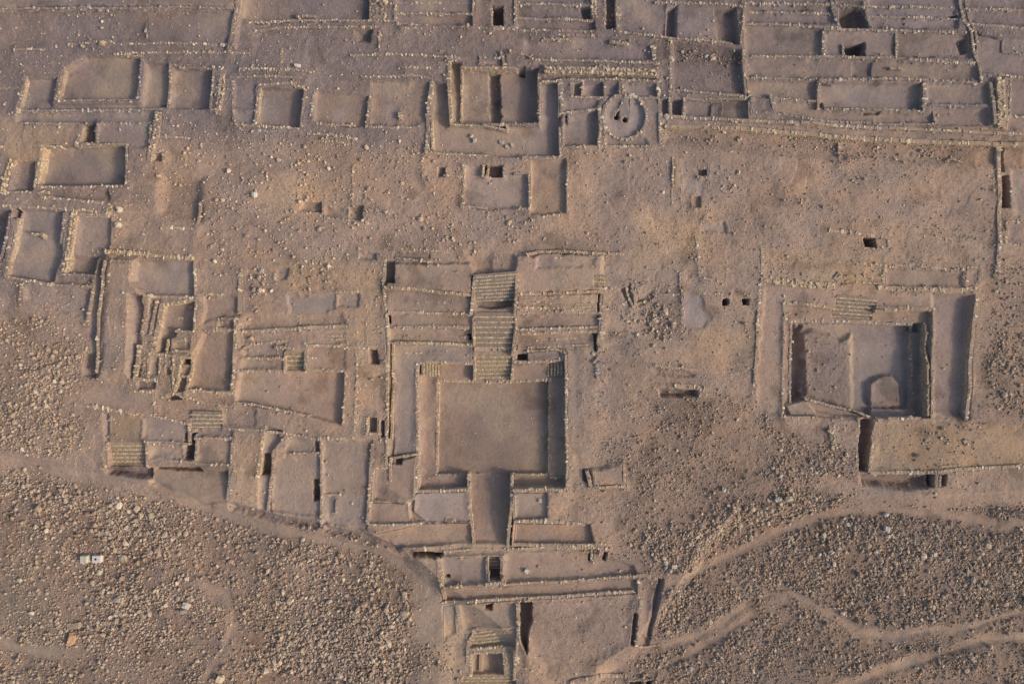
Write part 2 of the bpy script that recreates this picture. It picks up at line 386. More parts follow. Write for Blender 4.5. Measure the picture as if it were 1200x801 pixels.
# ---------------- mound house, mid left
c = comp('mound_house', 'walled earthen mound with nested dug rooms on its east side, mid left', 'house ruin', .05)
dig('128,303 160,305 172,350 160,380 157,442 118,442 122,380', .75, 1.6, TANC)
c.F('117,306 125,308 118,345 113,398 103,398 107,345', -.2, DRK*1.15, .2, .8, L=.2, label='sunken grey passage')
c.W('116,304 109,340 102,376', 'tan', .2, L=.1); c.W('126,306 120,345 117,370 115,436', 'pale', .15, L=.3)
c.W('124,295 160,297 190,300 225,303', 'gold', .35, t=.6, L=.1); c.W('134,307 155,307', 'dark', .1)
c.F('160,306 226,306 227,345 172,345 156,330', -.6, GRY, .25, 1., label='smooth grey floor of the top room')
c.W('228,305 229,345', 'pale', .15); c.W('172,347 200,348 229,349', 'pale', .2)
c.F('191,358 227,352 226,388 207,388 196,413 184,412', -1.2, BRG, .2, .8, L=.2, label='deep floor with an inner ledge')
c.W('190,356 185,385 181,406', 'gold', .2, t=.7); c.W('189,357 228,351', 'gold', .15, t=.5); c.W('230,352 228,388', 'pale', .15); c.W('206,388 227,389', 'tan', .12)
c.W('209,372 224,372', 'tan', .25, t=.35, L=-1.0)
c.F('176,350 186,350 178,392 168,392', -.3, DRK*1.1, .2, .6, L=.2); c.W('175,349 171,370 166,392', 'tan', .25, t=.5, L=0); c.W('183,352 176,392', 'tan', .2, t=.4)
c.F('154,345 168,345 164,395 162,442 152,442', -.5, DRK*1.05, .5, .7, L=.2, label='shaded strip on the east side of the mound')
c.W('163,405 161,425 158,441', 'tan', .25, L=.2, t=.5); c.W('157,443 170,445 184,445', 'pale', .25, L=.2, t=.5)
c.F('161,447 182,447 181,455 161,456', -.6, DRK*.85, .15, .6, L=.1)
c = comp('cell_cluster', 'cluster of tiny adobe cells between the mound house and the long sloping room', 'house ruin', -.02)
c.F('200,395 222,388 222,408 218,414 197,414', -.1, SND*.9, .4, .7, L=0)
for q, z in (('206,402 222,399 221,410 205,409', -.5), ('215,420 226,421 225,427 214,426', -1.6), ('212,429 223,430 221,438 210,438', -.5), ('207,442 219,442 217,458 206,459', -.9), ('197,462 215,461 214,467 197,468', -1.2), ('176,420 186,420 185,440 174,441', -.35), ('195,432 202,432 201,438 195,438', -.7), ('178,424 184,424 184,430 179,430', -.6)):
    c.F(q, z, BRG if z > -1 else DRK*.8, .12, .8)  # deeper cells get a darker floor, their shade put into the colour
c.W('197,416 215,418 226,419', 'gold', .2); c.W('226,420 224,440 218,460', 'gold', .18); c.W('213,420 210,440 205,460', 'gold', .2); c.W('204,420 203,441 204,460', 'gold', .2, t=.3)
c.W('175,414 190,416 205,417', 'gold', .2); c.W('176,415 174,441', 'tan', .2); c.W('209,441 222,441', 'tan', .15); c.W('197,460 216,460', 'tan', .18); c.W('188,420 187,440', 'tan', .15, keep=.6)
c.W('197,398 195,415', 'gold', .2); c.W('205,400 222,398', 'tan', .2); c.W('204,411 222,412', 'tan', .2)
soil('170,410 228,408 215,470 180,470', SND, .55, 1)
c = comp('stone_room', 'long room sloping down with a broad shaded right side, left of the little staircase court', 'room ruin', .1)
c.F('238,390 274,389 272,457 222,456 226,420', -.75, PNK*.85, .35, .7)
c.W('275,388 274,420 272,457', 'pale', .14); c.W('220,457 245,459 272,460', 'pale', .14); c.W('250,387 276,386', 'tan', .12)
c = comp('stone_house', 'low broken walls of a small stepped house above the long sloping room', 'house ruin', .1)
c.W('237,343 262,345', 'tan', .2); c.W('260,373 280,374', 'tan', .2, rel=0); c.W('249,386 276,386 276,375', 'tan', .15)
c.F('240,346 280,348 280,370 250,374 238,378', -.3, PNK*.9, .5, .6); c.F('258,376 274,376 273,384 256,384', -.5, DRK, .3, .5)
c.W('282,320 281,336 281,368', 'pale', .2, keep=.45, t=.6)
wall('lone stone line under the shallow square hollow near the path, upper left', '190,266 210,267 228,269', pal='pale', rise=.25, t=.5)
wall('upright row of pale stones closing the shallow square hollow, upper left', '236,236 233,258 227,284', pal='tan', rise=.12, keep=.8)
dig('192,205 236,210 234,257 200,256 186,250', -.55, 1.6, PNK*.85)

# ---------------- lower left houses
c = comp('terrace_platform', 'pale levelled bench under the mound house at the left', 'terrace', -.1)
c.F('98,458 152,456 183,456 182,488 150,486 92,474', .0, PNK*1.0, .6, .7, part='surface', L=0)
c.W('90,474 120,477 135,480 152,483', 'pale', .2, t=.5, rel=0); c.W('152,459 180,458 183,486', 'gold', .2, rel=0)
c = comp('stone_room', 'tan floored room above the broad stone stairway at lower left', 'room ruin', 0)
c.F('121,484 128,484 127,520 121,519', -.35, GRY, .2, .9, label='grey strip along the left side')
c.F('129,485 167,486 165,518 128,518', -.15, ORG*.8, .25, .8, label='orange brown floor')
c.F('167,488 222,494 221,519 167,517', -.35, GRY*.98, .2, .9, label='grey plastered floor')
c.W('175,487 200,491 222,496', 'pale', .14); c.W('222,495 221,516', 'pale', .1); c.W('170,517 195,518 221,520', 'pale', .15); c.W('152,483 170,486', 'gold', .1)
c = comp('stone_staircase', 'broad flight of tan stone steps above the rubble slope, lower left', 'stairs', 0)
c.S('128,518 170,518 170,547 128,547', 6, -.1, -1.0, 'gold', L=0)
c.W('172,517 173,547', 'tan', .15, t=.4, rel=0, part='side_wall'); c.W('127,519 120,532 124,546', 'gold', .1, part='side_wall', t=.5)
dig('120,549 177,548 175,561 150,558 125,553', -1.5, .6, DRK)
c = comp('stone_room', 'shallow tan room ending in a pitch dark shaft, right of the broad tan steps', 'room ruin', 0)
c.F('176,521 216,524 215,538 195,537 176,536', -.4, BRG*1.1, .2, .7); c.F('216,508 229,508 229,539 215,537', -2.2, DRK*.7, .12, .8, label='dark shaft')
c.W('197,539 215,541 240,543 268,545', 'pale', .2, rel=0); c.W('174,519 215,522', 'tan', .14); c.W('230,508 229,538', 'grey', .1, rel=0)
c = comp('stone_room', 'square grey brown room right of the dark shaft, lower left', 'room ruin', 0)
c.F('231,515 272,515 270,543 230,541', -.25, PNK*.92, .2, .85); c.W('230,514 250,513 272,514', 'pale', .2); c.W('273,514 271,545', 'grey', .12)
c.F('231,502 272,502 272,512 231,512', -.35, DRK*1.1, .2, .8)
c = comp('stone_staircase', 'little flight of four steps above the square grey brown room', 'stairs', 0)
c.S('226,481 261,482 259,501 223,501', 4, .3, -.3, 'tan', L=.1)
c = comp('stone_room', 'open room below the stone row with black shadow along its top, lower left', 'room ruin', -.3)
c.F('176,547 234,547 238,552 270,552 268,586 240,590 205,580 178,566', None, PNK*.95, .5, .8, ramp=((222, 549), (226, 584), -1.0, -.15))
c.F('177,547 234,548 234,552 182,550', -1.9, DRK*.8, .15, .8, label='dark trench under the wall')
c.W('271,546 270,565 268,585', 'grey', .1); c.W('279,545 275,560 270,582', 'pale', .2, t=.7, keep=.8)
wall('long stone row running from the little steps to the small pit beside the great platform', '208,462 240,472 275,477', pal='tan', rise=.12)
wall('stone line above the tan plots of the lower left, dotted with upright stones', '262,502 300,504 340,508 366,514 390,513 414,512', pal='pale', rise=.2, L=0, rel=0)
dig('240,463 272,462 300,480 298,500 262,499 262,478', -.2, .5, PNK*.9)

# ---------------- staircase court
c = comp('stair_court', 'walled court with a small inner staircase west of the great platform', 'courtyard ruin', 0)
c.F('282,435 335,436 358,434 403,436 401,498 362,486 320,479 276,471 278,450', -.85, PNK*1.02, .25, .85, label='bare sand floor')
c.F('285,407 300,402 333,402 333,417 285,418', -.35, DRK*1.2, .2, .7); c.F('285,420 332,421 332,433 282,434', -.4, PNK*.8, .2, .8)
c.F('360,404 404,406 404,431 360,432', -.15, PNK*.85, .2, .7)
c.W('282,410 292,404 315,401 340,398', 'tan', .2); c.W('284,419 333,420', 'gold', .12, t=.3); c.W('280,434 334,435', 'tan', .12); c.W('334,418 334,435', 'tan', .12); c.W('359,401 358,432', 'grey', .12)
c.W('358,434 405,435', 'tan', .14); c.W('405,435 404,470 402,497', 'pale', .12, t=.3); c.W('360,405 400,405 432,409', 'pale', .2, t=.4); c.W('359,419 375,418', 'pale', .2); c.W('322,407 346,408', 'tan', .3, t=.5)
c.W('275,472 300,474 330,481 362,487', 'pale', .18, rel=0); c.W('278,386 276,430 272,458', 'tan', .12); c.W('418,406 419,440 417,470 415,508', 'pale', .18, keep=.9)
c.S('334,412 358,413 358,434 334,434', 4, -.1, -.8, 'gold', L=0, label='flight of four pale edged steps')
wall('stone row on the top side of the little staircase court', '276,389 320,387 360,384 405,382', pal='pale', rise=.3, t=.5)
dig('290,372 400,366 404,381 350,384 280,387', -.35, .9)
c.F('372,390 404,390 404,401 372,400', -.1, TANC, .3, .5); c.W('373,393 404,393', 'tan', .15, keep=.6); c.W('373,397 404,398', 'tan', .15, keep=.6)

# ---------------- plots below the staircase court
c = comp('stone_room', 'plot with an orange ridge and a deep black shaft, left of the long upright wall', 'room ruin', -.1)
c.F('312,508 334,512 318,530 318,600 303,596 304,556', -.5, BRG*1.1, .4, .6); c.F('306,531 318,531 317,557 305,556', -1.9, DRK*.7, .12, .8, label='black shaft')
c.W('309,507 306,530 303,556', 'gold', .2, t=.5); c.W('336,511 322,528 318,560 314,598', 'tan', .15, t=.4)
c.F('313,500 330,504 318,526 309,526', -.6, GRY, .2, .9)
c = comp('stone_room', 'sloping sand plot with a grey slot at its right side, left of the long upright wall', 'room ruin', -.1)
c.F('338,532 375,531 376,585 376,606 318,598 322,540', -.35, PNK*.95, .35, .7); c.F('367,562 376,561 375,587 367,587', -1.6, DRK*.75, .12, .8, label='grey slot')
c.F('368,516 375,516 375,531 369,531', -.9, DRK*.95, .2, .8); c.W('338,531 375,530', 'tan', .1, t=.3); c.W('376,514 377,550 377,586 377,612', 'pale', .15, L=-.05); c.F('340,513 368,515 368,530 330,530', -.25, SND*.85, .3, .7)
c = comp('stone_room', 'broad sandy yard between the long upright wall and the western wall of the great platform', 'room ruin', -.05)
c.F('379,516 436,516 432,600 430,622 379,612', -.3, TANC*.95, .35, .6); c.W('378,579 402,580', 'tan', .15, t=.3); c.W('395,581 393,600', 'tan', .1, t=.3, keep=.6)
c.F('380,583 430,585 428,618 380,610', -.45, GRY*.95, .5, .8)
wall('upright stone wall rising from the scarp to the small pit, west side of the great platform', '437,520 435,550 433,575 431,612', pal='pale', rise=.25, t=.5)
c = comp('excavation_pit', 'small square pit with a purple grey bottom at the foot of the platform wall', 'pit')
c.F('432,490 443,490 442,507 432,507', -1.2, GRY*.8, .1, 1.); c.W('431,488 431,508', 'gold', .12, t=.35); c.W('431,508 446,508', 'gold', .15, t=.4); c.W('443,489 443,506', 'tan', .12); c.F('446,493 450,493 450,512 446,512', -1., DRK*.8, .12, .6)
c = comp('rubble_pit', 'narrow black pit holding loose stones beside the northwest wall of the great platform', 'pit')
c.F('433,410 441,410 444,426 434,426', -.9, DRK*.5, .12, .2)
c = comp('excavation_pit', 'dark pit cut into the slope west of the mound house', 'pit')
c.F('98,414 112,414 112,441 98,440', -.8, DRK*.9, .3, .6); c.W('99,412 96,430', 'tan', .15, keep=.7)
# ================================================================ upper middle
c = comp('terrace_platform', 'wide terrace with a shadowed right end at the top, left of the narrow tumbled walkway', 'terrace', .1)
c.F('292,-40 433,-40 433,23 380,24 340,25 300,27 284,20', -.55, DRK*1.0, .3, .8, part='surface', L=.2)
c.W('290,27 340,25 390,24 460,25', 'pale', .2); c.W('298,36 330,33 380,32 440,32', 'pale', .2, keep=.8); c.W('434,-20 434,23', 'tan', .15); c.W('347,19 368,19', 'tan', .2, t=.4)
c = comp('terrace_platform', 'two stepped strips between low walls at the top centre, beside the dark square pit', 'terrace', .1)
c.F('464,-30 554,-30 554,15 464,15', -.3, DRK*1.1, .2, .8, part='surface'); c.F('464,17 554,17 554,30 464,28', -.6, DRK*1.1, .2, .8, part='surface')
c.W('463,-20 463,26', 'tan', .14); c.W('464,15 510,16 554,17', 'pale', .15, rel=0); c.W('555,-20 555,30', 'tan', .14); c.W('464,28 510,31 552,32', 'grey', .14, rel=0); c.W('464,2 554,3', 'tan', .15, keep=.5, rel=0)
wall('tumbled tan walkway wall between the top terraces', '448,-10 447,24', pal='tan', rise=.1, t=1.5, st=.3, keep=.6)
c = comp('excavation_pit', 'pitch dark square pit at the top centre', 'pit')
c.F('576,8 590,8 591,31 577,31', -2.3, DRK*.6, .12, .8); c.W('575,7 576,31', 'tan', .1); c.W('577,32 605,33', 'grey', .1); c.W('592,6 592,32', 'grey', .1)
wall('long stone row crossing the top centre above the open sand', '470,33 520,32 575,33 603,35', pal='pale', rise=.15, keep=.75, L=.1)
c = comp('terrace_platform', 'three shallow shelves with dark right ends at the top, left of the rubble gully', 'terrace', .1)
c.F('604,-30 692,-30 692,3 604,4', -.3, DRK, .2, .7, part='surface'); c.F('606,6 692,7 692,20 606,20', -.5, DRK*1.1, .2, .7, part='surface'); c.F('606,23 696,25 697,35 606,34', -.6, DRK*1.1, .2, .7, part='surface')
c.F('680,8 693,8 693,21 684,21', -1.1, DRK*.9, .2, .7)
c.W('603,-10 604,36', 'pale', .14, keep=.8); c.W('605,5 650,5 692,7', 'pale', .18, rel=0); c.W('605,21 650,22 696,24', 'pale', .18, rel=0); c.W('605,35 640,36 698,38', 'tan', .18, keep=.7, rel=0); c.W('650,41 660,42 696,42', 'pale', .18, keep=.7, rel=0)
c.W('694,-20 697,20', 'tan', .3, t=.8)
c = comp('rubble_gully', 'narrow gully of dark rubble between two upright walls at the top', 'gully', .1)
c.F('710,-30 722,-30 722,33 710,33', -1.2, DRK*.8, .2, .1); c.W('708,-20 709,10 708,26', 'tan', .12); c.W('723,-20 724,36', 'pale', .2, t=.5)
c = comp('terrace_platform', 'broad dim terrace left of the oblong plateau at the top', 'terrace', .1)
c.F('726,-30 770,-30 780,12 780,44 726,37', -.2, DRK*1.0, .4, .8, part='surface'); c.W('725,37 750,40 790,45 830,48 856,51', 'pale', .16, rel=0)
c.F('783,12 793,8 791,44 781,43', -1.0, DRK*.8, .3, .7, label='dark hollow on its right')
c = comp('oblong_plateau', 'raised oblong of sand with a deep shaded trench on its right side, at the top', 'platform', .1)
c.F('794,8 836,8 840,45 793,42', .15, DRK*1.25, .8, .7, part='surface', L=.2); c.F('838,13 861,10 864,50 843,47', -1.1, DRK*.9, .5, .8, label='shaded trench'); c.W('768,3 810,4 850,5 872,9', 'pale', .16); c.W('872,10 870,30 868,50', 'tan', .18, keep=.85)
c = comp('rubble_room', 'room strewn with dark fallen stones, right of the upright wall near the round plaza', 'room ruin', .1)
c.F('789,50 845,55 868,60 873,108 789,106', -.75, DRK*.9, .35, .15, label='stone strewn floor'); c.W('786,45 786,80 785,110 785,136', 'pale', .2, t=.4, st=.28); c.W('788,106 820,108 850,111 875,113', 'pale', .2, rel=0)
c.W('870,52 871,80 874,110', 'tan', .15)
c = comp('stone_room', 'grey room with a dark right end under the rubble strewn room', 'room ruin', .05)
c.F('802,117 876,116 877,138 802,136', -.8, GRY*.8, .2, .9); c.W('801,116 801,136', 'tan', .14); c.W('789,115 820,117 877,115', 'tan', .14, keep=.8); c.F('788,117 799,117 799,135 788,134', -1.1, DRK*.9, .15, .8, label='small dark bay'); c.W('878,113 878,138', 'pale', .14)
c.F('835,120 848,120 847,137 833,137', -.65, GRY*.7, .1, .4)

# yards left of the temple
wall('row of upright pale stones on the upper left of the stepped temple', '411,66 450,64 490,65 520,67 538,69', pal='pale', rise=.25, L=0)
wall('second row of upright stones left of the stepped temple', '423,91 460,90 490,90 504,93', pal='pale', rise=.25)
wall('very short pale stone row left of the stepped temple', '473,79 490,79 507,81', pal='pale', rise=.2, t=.5)
wall('upright tan stub in the sand right of the top left terraces', '330,58 330,76', pal='tan', rise=.2)
wall('upright tan stones beside the shadowed corner, top centre left', '446,34 445,58', pal='tan', rise=.2, L=.1)
dig('415,67 535,71 523,80 504,88 430,88 415,78', .1, .8); dig('300,38 430,36 434,45 430,62 300,60', -.15, 1.5, None, None, True); dig('418,36 434,34 432,47 420,46', -.9, .8, DRK)
c = comp('stone_room', 'grey patched room with a broad dark right side, above the boulder scatter', 'room ruin', .05)
c.F('302,103 356,103 352,149 299,146', -1.2, BRG*1.0, .2, .85, label='brown floor'); c.F('304,112 324,112 322,145 301,144', None, GRY*1.0, .3, .9, label='grey patch'); c.W('304,104 301,125 298,147', 'tan', .14, t=.4); c.W('303,100 340,98 344,97 345,101 357,103', 'gold', .25, t=.45); c.W('358,104 355,125 352,150', 'tan', .14); c.W('276,146 310,148 352,151', 'tan', .14); c.W('280,152 320,154 352,155', 'grey', .1, keep=.8)
c.F('275,98 300,100 298,127 274,126', -.2, DRK*1.15, .3, .6); c.F('277,130 297,132 296,143 276,142', -.3, GRY, .2, .8); c.W('273,96 273,125 275,142', 'tan', .14, keep=.8)
wall('long stone row over the grey patched room, left of centre', '281,82 310,81 340,82 368,85', pal='pale', rise=.2, L=0, t=.35)
wall('second long row over the grey patched room, just below the first', '271,91 300,90 330,91 360,92', pal='tan', rise=.2, keep=.8)
c = comp('stone_room', 'wide shallow sandy room with grey patches right of the dark sided room', 'room ruin', .05)
c.F('370,105 405,110 433,114 430,146 414,149 368,144', -.55, TANC*.85, .3, .8); c.W('372,102 367,112 364,138', 'pale', .14, t=.4); c.W('434,113 432,130 429,151', 'pale', .18); c.W('368,144 390,146 415,148', 'tan', .12, rel=0)
c.F('388,127 402,126 405,146 387,145', None, GRY*1.05, .2, .9, patch=False)
c = comp('stone_room', 'sandy room open at the top, left of the temple wall with the upright stones', 'room ruin', .05)
c.F('437,96 502,96 498,140 482,148 433,147', -.4, TANC*.82, .3, .7); c.W('431,149 455,150 481,150', 'pale', .14, rel=0); c.F('452,122 464,120 464,140 452,140', None, GRY, .2, .9, patch=False)
c.W('468,133 469,139', 'pale', .4, t=.5, part='standing_stone')
c = comp('double_kerb', 'two parallel lines of pinkish stones under the wide shallow sandy room', 'stone kerb', .05)
c.W('360,157 385,158 417,163', 'pale', .2); c.W('362,165 390,166 415,169', 'tan', .2)
soil('370,158 415,162 412,170 370,166', ORG, .5, .4)

# ---------------- stepped temple
c = comp('stepped_temple', 'large nested sunken temple with a dark central slot, top centre', 'temple ruin', .1)
c.F('508,96 525,98 526,147 633,147 633,90 656,92 657,182 610,183 590,183 560,180 505,177', -1.0, BRG*1.1, .2, .85, label='outer court floor'); 
c.F('634,93 655,95 656,140 634,140', None, GRY*1.05, .2, .9, label='grey floor of the right arm'); c.F('625,143 656,142 657,181 612,182 622,162', None, GRY*.9, .4, .9, label='grey corner floor')
c.F('528,71 540,74 540,143 529,143', -1.1, ORG*.7, .15, .8, label='orange side strip'); c.F('541,80 631,80 630,144 540,143', -1.5, BRG*1.15, .15, .85, label='inner floor')
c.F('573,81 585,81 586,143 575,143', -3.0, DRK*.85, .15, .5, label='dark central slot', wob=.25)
c.F('528,115 540,115 540,143 529,143', None, GRY, .1, .9, patch=False)
c.W('526,69 526,100 528,145', 'gold', .15, t=.45); c.W('541,73 541,110 540,143', 'gold', .1, t=.3, L=-.6); c.W('528,146 560,147 594,147', 'pale', .15); c.W('600,146 631,146', 'grey', .12)
c.W('541,79 575,79 605,80', 'gold', .12); c.W('506,96 503,120 502,150 500,178', 'pale', .2, t=.5); c.W('506,142 507,177', 'gold', .12, t=.35, L=-.3); c.W('502,179 530,181 560,182 576,182', 'pale', .15); c.W('631,88 632,145', 'tan', .1, L=-.2)
c.W('656,95 656,136', 'pale', .15, t=.45); c.W('656,149 657,182', 'pale', .15, t=.4); c.W('612,184 657,184', 'grey', .12); c.W('524,70 541,71', 'pale', .15); c.W('565,147 594,152 593,147', 'tan', .2, t=.3)
c.W('563,66 563,77', 'tan', .4, L=0, t=.35, part='niche_wall'); c.W('587,62 591,76', 'tan', .4, L=0, t=.4, part='niche_wall'); c.W('568,69 585,69', 'grey', .3, L=0, t=.35, part='niche_wall'); c.F('567,71 586,71 586,76 567,76', -.4, GRY*.95, .1, .9, label='niche floor')
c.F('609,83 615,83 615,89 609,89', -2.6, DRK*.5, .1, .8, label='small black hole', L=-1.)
dig('592,60 625,66 628,78 594,78', .25, .5); c.W('595,60 615,64 630,72', 'tan', .2, keep=.7)
c = comp('terrace_platform', 'long hollow terrace right of the temple, above the bank of golden rubble', 'terrace', .1)
c.F('618,48 700,42 740,50 760,56 762,69 640,71 615,68', -.45, DRK*1.15, .6, .7, part='surface'); c.W('636,47 650,46 668,47', 'pale', .2); c.W('715,49 735,51', 'pale', .2, t=.5); c.W('765,53 767,70', 'pale', .25, t=.6); c.W('627,71 660,71 705,72 740,73 778,76', 'pale', .2, rel=0)
c = comp('rubble_bank', 'long heaped bank of golden rubble above the round plaza', 'rubble bank', .1)
dig('636,79 770,84 770,91 638,87', .35, .5); c.W('640,83 670,83 720,84 770,87', 'gold', .2, t=1.0, st=.32, L=.3, part='stone_heap'); c.W('640,80 700,80 768,83', 'pale', .15, t=.5, keep=.7, L=.3, part='stone_heap')
c.W('634,95 680,94 725,94 770,96', 'pale', .14, L=0, rel=0, part='kerb'); dig('640,89 768,92 768,94 636,93', -.4, .3)

# ---------------- round plaza compound
c = comp('round_plaza', 'sunken circular plaza with two holes and a wedge ramp, upper right of centre', 'round plaza', .05)
def circ(cx, cy, r, n=30, a0=0, a1=360): return [(cx+r*math.cos(math.radians(a0+(a1-a0)*k/n)), cy+r*math.sin(math.radians(a0+(a1-a0)*k/n))) for k in range(n+(0 if a1-a0 == 360 else 1))]
c.F('709,115 774,113 776,169 709,170', -.1, BRG*.95, .4, .5, label='yard around the ring')
c.F(circ(732, 137, 25), -.42, GRY*1.1, .12, 1., label='smooth grey round floor', wob=.0)
c.F('731,112 736,112 738,133 726,134', None, GRY*.85, .2, .9, ramp=((733, 112), (731, 134), -.05, -.42), label='wedge ramp', wob=0)
c.W(circ(732, 137, 25.8, 44, -78, 258), 'pale', .3, t=.42, st=.34, L=.0, wob=.05, part='ring_wall'); c.W('730,113 728,125 721,134', 'gold', .08, t=.22, L=-.22, part='ramp_wall'); c.W('737,114 738,130', 'grey', .08, t=.22, L=-.35, part='ramp_wall')
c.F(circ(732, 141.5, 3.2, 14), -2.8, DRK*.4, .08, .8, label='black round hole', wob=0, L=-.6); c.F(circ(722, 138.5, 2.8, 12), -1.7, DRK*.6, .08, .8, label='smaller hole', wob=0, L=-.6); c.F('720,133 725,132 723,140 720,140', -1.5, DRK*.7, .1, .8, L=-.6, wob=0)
c.W(circ(732, 141.5, 4.0, 16, 0, 352), 'tan', .08, t=.2, st=.2, L=-.55, minh=.2, part='hole_rim', wob=0)
c = comp('cell_block', 'row of small cells between the golden rubble bank and the round plaza', 'cell block', .05)
for q, z, l in (('673,98 681,98 681,113 672,113', -.9, 'narrow cell floor'), ('684,98 706,97 706,113 684,113', -.8, 'grey cell floor'), ('710,98 724,98 724,112 710,112', -.3, None), ('733,99 768,97 769,112 735,112', -.5, 'long grey cell floor')):
    c.F(q, z, GRY*(1.05 if z < -.4 else .9), .12, .95, label=l)
c.W('669,98 670,113', 'pale', .14); c.W('682,98 682,113', 'gold', .12, t=.3); c.W('708,97 709,113', 'tan', .14); c.W('671,114 707,115', 'pale', .14); c.W('736,114 772,115', 'pale', .14); c.W('726,97 726,112', 'tan', .12, t=.3); c.W('730,97 731,112', 'tan', .12, t=.3); c.W('771,97 773,120 774,168', 'pale', .2, t=.5, keep=.8)
c = comp('stone_room', 'grey floored room left of the round plaza with a slanting doorway', 'room ruin', .05)
c.F('662,136 700,129 702,169 660,170', -.8, GRY*.85, .2, .9); c.W('658,98 659,134', 'pale', .2, t=.5); c.W('659,148 660,172', 'tan', .15); c.W('702,126 703,150 702,170', 'pale', .2, t=.45); c.W('708,148 708,169', 'tan', .12); c.W('664,133 672,132 700,128', 'pale', .15, keep=.7); c.W('669,173 700,172 740,172 762,171', 'pale', .15); c.W('665,136 666,147', 'grey', .1, L=-.5)
c.F('662,118 700,118 700,128 662,130', -.3, GRY*.85, .3, .7)
c.F('710,161 756,161 760,170 710,170', -.35, GRY*.85, .3, .7); c.F('775,117 784,117 784,134 775,134', -.8, DRK, .15, .7)
# ================================================================ upper right terraces
c = comp('terrace_platform', 'stack of three narrow terrace strips right of the oblong plateau, top', 'terrace', .1)
for a, b_, z in ((-30, 3, -.2), (5, 13, -.35), (15, 27, -.45)): c.F('873,%g 974,%g 976,%g 873,%g' % (a, a, b_, b_), z, DRK*(1.05+.1*z), .2, .8, part='surface')
c.W('870,4 920,4 973,5', 'pale', .16, rel=0); c.W('873,14 920,14 976,16', 'pale', .16, rel=0); c.W('873,28 910,28 950,30 982,33', 'pale', .16, rel=0); c.W('973,-10 976,12 984,33', 'grey', .16)
c = comp('excavation_pit', 'large collapsed pit with black depth and rubble edges at the top right', 'pit')
c.F('986,10 1013,9 1018,31 987,31', -1.3, DRK*.7, .8, .3); c.F('985,16 1003,12 1004,31 985,31', -2.2, DRK*.6, .4, .5); c.W('984,8 1000,7 1012,9', 'grey', .14, keep=.7); c.W('1013,8 1020,31', 'grey', .14)
c = comp('terrace_platform', 'stack of three narrow terrace strips between the collapsed pit and the double upright wall', 'terrace', .1)
for a, b_, z in ((-30, 6, -.2), (8, 19, -.3), (21, 32, -.45)): c.F('1016,%g 1121,%g 1122,%g 1019,%g' % (a, a+1, b_+2, b_), z, DRK*1.1, .2, .8, part='surface')
c.W('1012,7 1060,7 1120,9', 'pale', .16, rel=0); c.W('1017,19 1060,20 1122,22', 'pale', .16, rel=0); c.F('1113,18 1122,18 1123,21 1114,21', -1.3, DRK*.8, .15, .6)
wall('double upright wall of pale stones dividing the top right terraces, left line', '1122,-15 1125,5 1130,25 1138,36 1141,60 1148,80 1150,96', pal='pale', rise=.25, t=.4, L=.1)
wall('double upright wall of pale stones dividing the top right terraces, right line', '1131,-15 1132,5 1136,25 1143,38 1145,58', pal='tan', rise=.2, t=.35, L=.1)
c = comp('terrace_platform', 'terrace strips in the top right corner', 'terrace', .1)
c.F('1135,-30 1270,-30 1270,11 1135,9', -.2, DRK*1.05, .2, .8, part='surface'); c.F('1137,12 1270,14 1270,31 1139,26', -.4, DRK, .3, .8, part='surface'); c.W('1133,10 1165,11 1210,12 1250,13', 'pale', .16, rel=0); c.W('1138,28 1170,30 1205,33 1250,36', 'pale', .18, rel=0, t=.4)
c = comp('stone_room', 'big slate grey room in the top right corner with a raised bench', 'room ruin', .05)
c.F('1145,40 1172,43 1270,46 1270,86 1200,88 1150,85', -.75, GRY*.9, .3, .9); c.W('1145,38 1160,40 1172,42', 'dark', .18, t=.5); c.W('1151,88 1180,89 1210,91 1250,92', 'pale', .2, rel=0); c.W('1175,48 1175,61 1204,64', 'grey', .1, L=-.45, t=.3, part='bench')
c = comp('twin_room', 'long walled enclosure split in two by a low cross wall with a black pit, top right', 'room ruin', .05)
c.F('967,37 1049,38 1049,66 966,64', -.2, BRG*.95, .2, .8, label='left chamber floor'); c.F('1051,38 1134,39 1137,67 1051,67', -.35, BRG*.9, .2, .8, label='right chamber floor')
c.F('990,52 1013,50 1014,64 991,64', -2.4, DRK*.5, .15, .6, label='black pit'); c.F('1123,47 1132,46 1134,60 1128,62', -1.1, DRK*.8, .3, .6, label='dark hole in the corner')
c.W('965,35 1000,35 1050,36 1095,37 1130,39', 'pale', .18); c.W('965,36 965,65', 'pale', .16); c.W('1050,38 1050,67', 'pale', .16); c.W('962,66 1000,67 1050,68 1100,72 1142,74', 'pale', .18, rel=0, t=.4); c.W('988,52 988,64', 'pale', .14)
c = comp('stone_room', 'dim room with a shaded right third, left of the long walled enclosure', 'room ruin', .05)
c.F('873,30 944,30 962,36 961,64 874,64', -.55, BRG*.85, .25, .8); c.W('872,66 920,66 960,67', 'pale', .16, rel=0)
c = comp('terrace_platform', 'long terrace strip with a square niche under the long walled enclosure', 'terrace', .05)
c.F('873,68 999,69 1145,77 1147,94 1000,92 875,91', -.45, BRG*.85, .3, .75, part='surface'); c.F('1001,72 1023,72 1022,88 1000,88', -.85, DRK*.9, .12, .8, label='square niche'); c.W('871,92 920,92 960,94 990,93', 'pale', .18, rel=0); c.W('995,93 1040,92 1070,93 1110,95 1145,97', 'pale', .18, rel=0, keep=.85); c.W('1044,80 1058,81', 'pale', .2, keep=.7)
c = comp('stone_room', 'small dim room with a dark right side, left of the smooth grey hall', 'room ruin', .05)
c.F('876,95 956,96 957,116 906,115 876,112', -.55, BRG*.9, .2, .8); c.W('905,115 930,116 957,118', 'pale', .16, rel=0); c.W('903,112 905,122 908,132', 'tan', .2, t=.5); c.W('876,96 878,113', 'tan', .15)
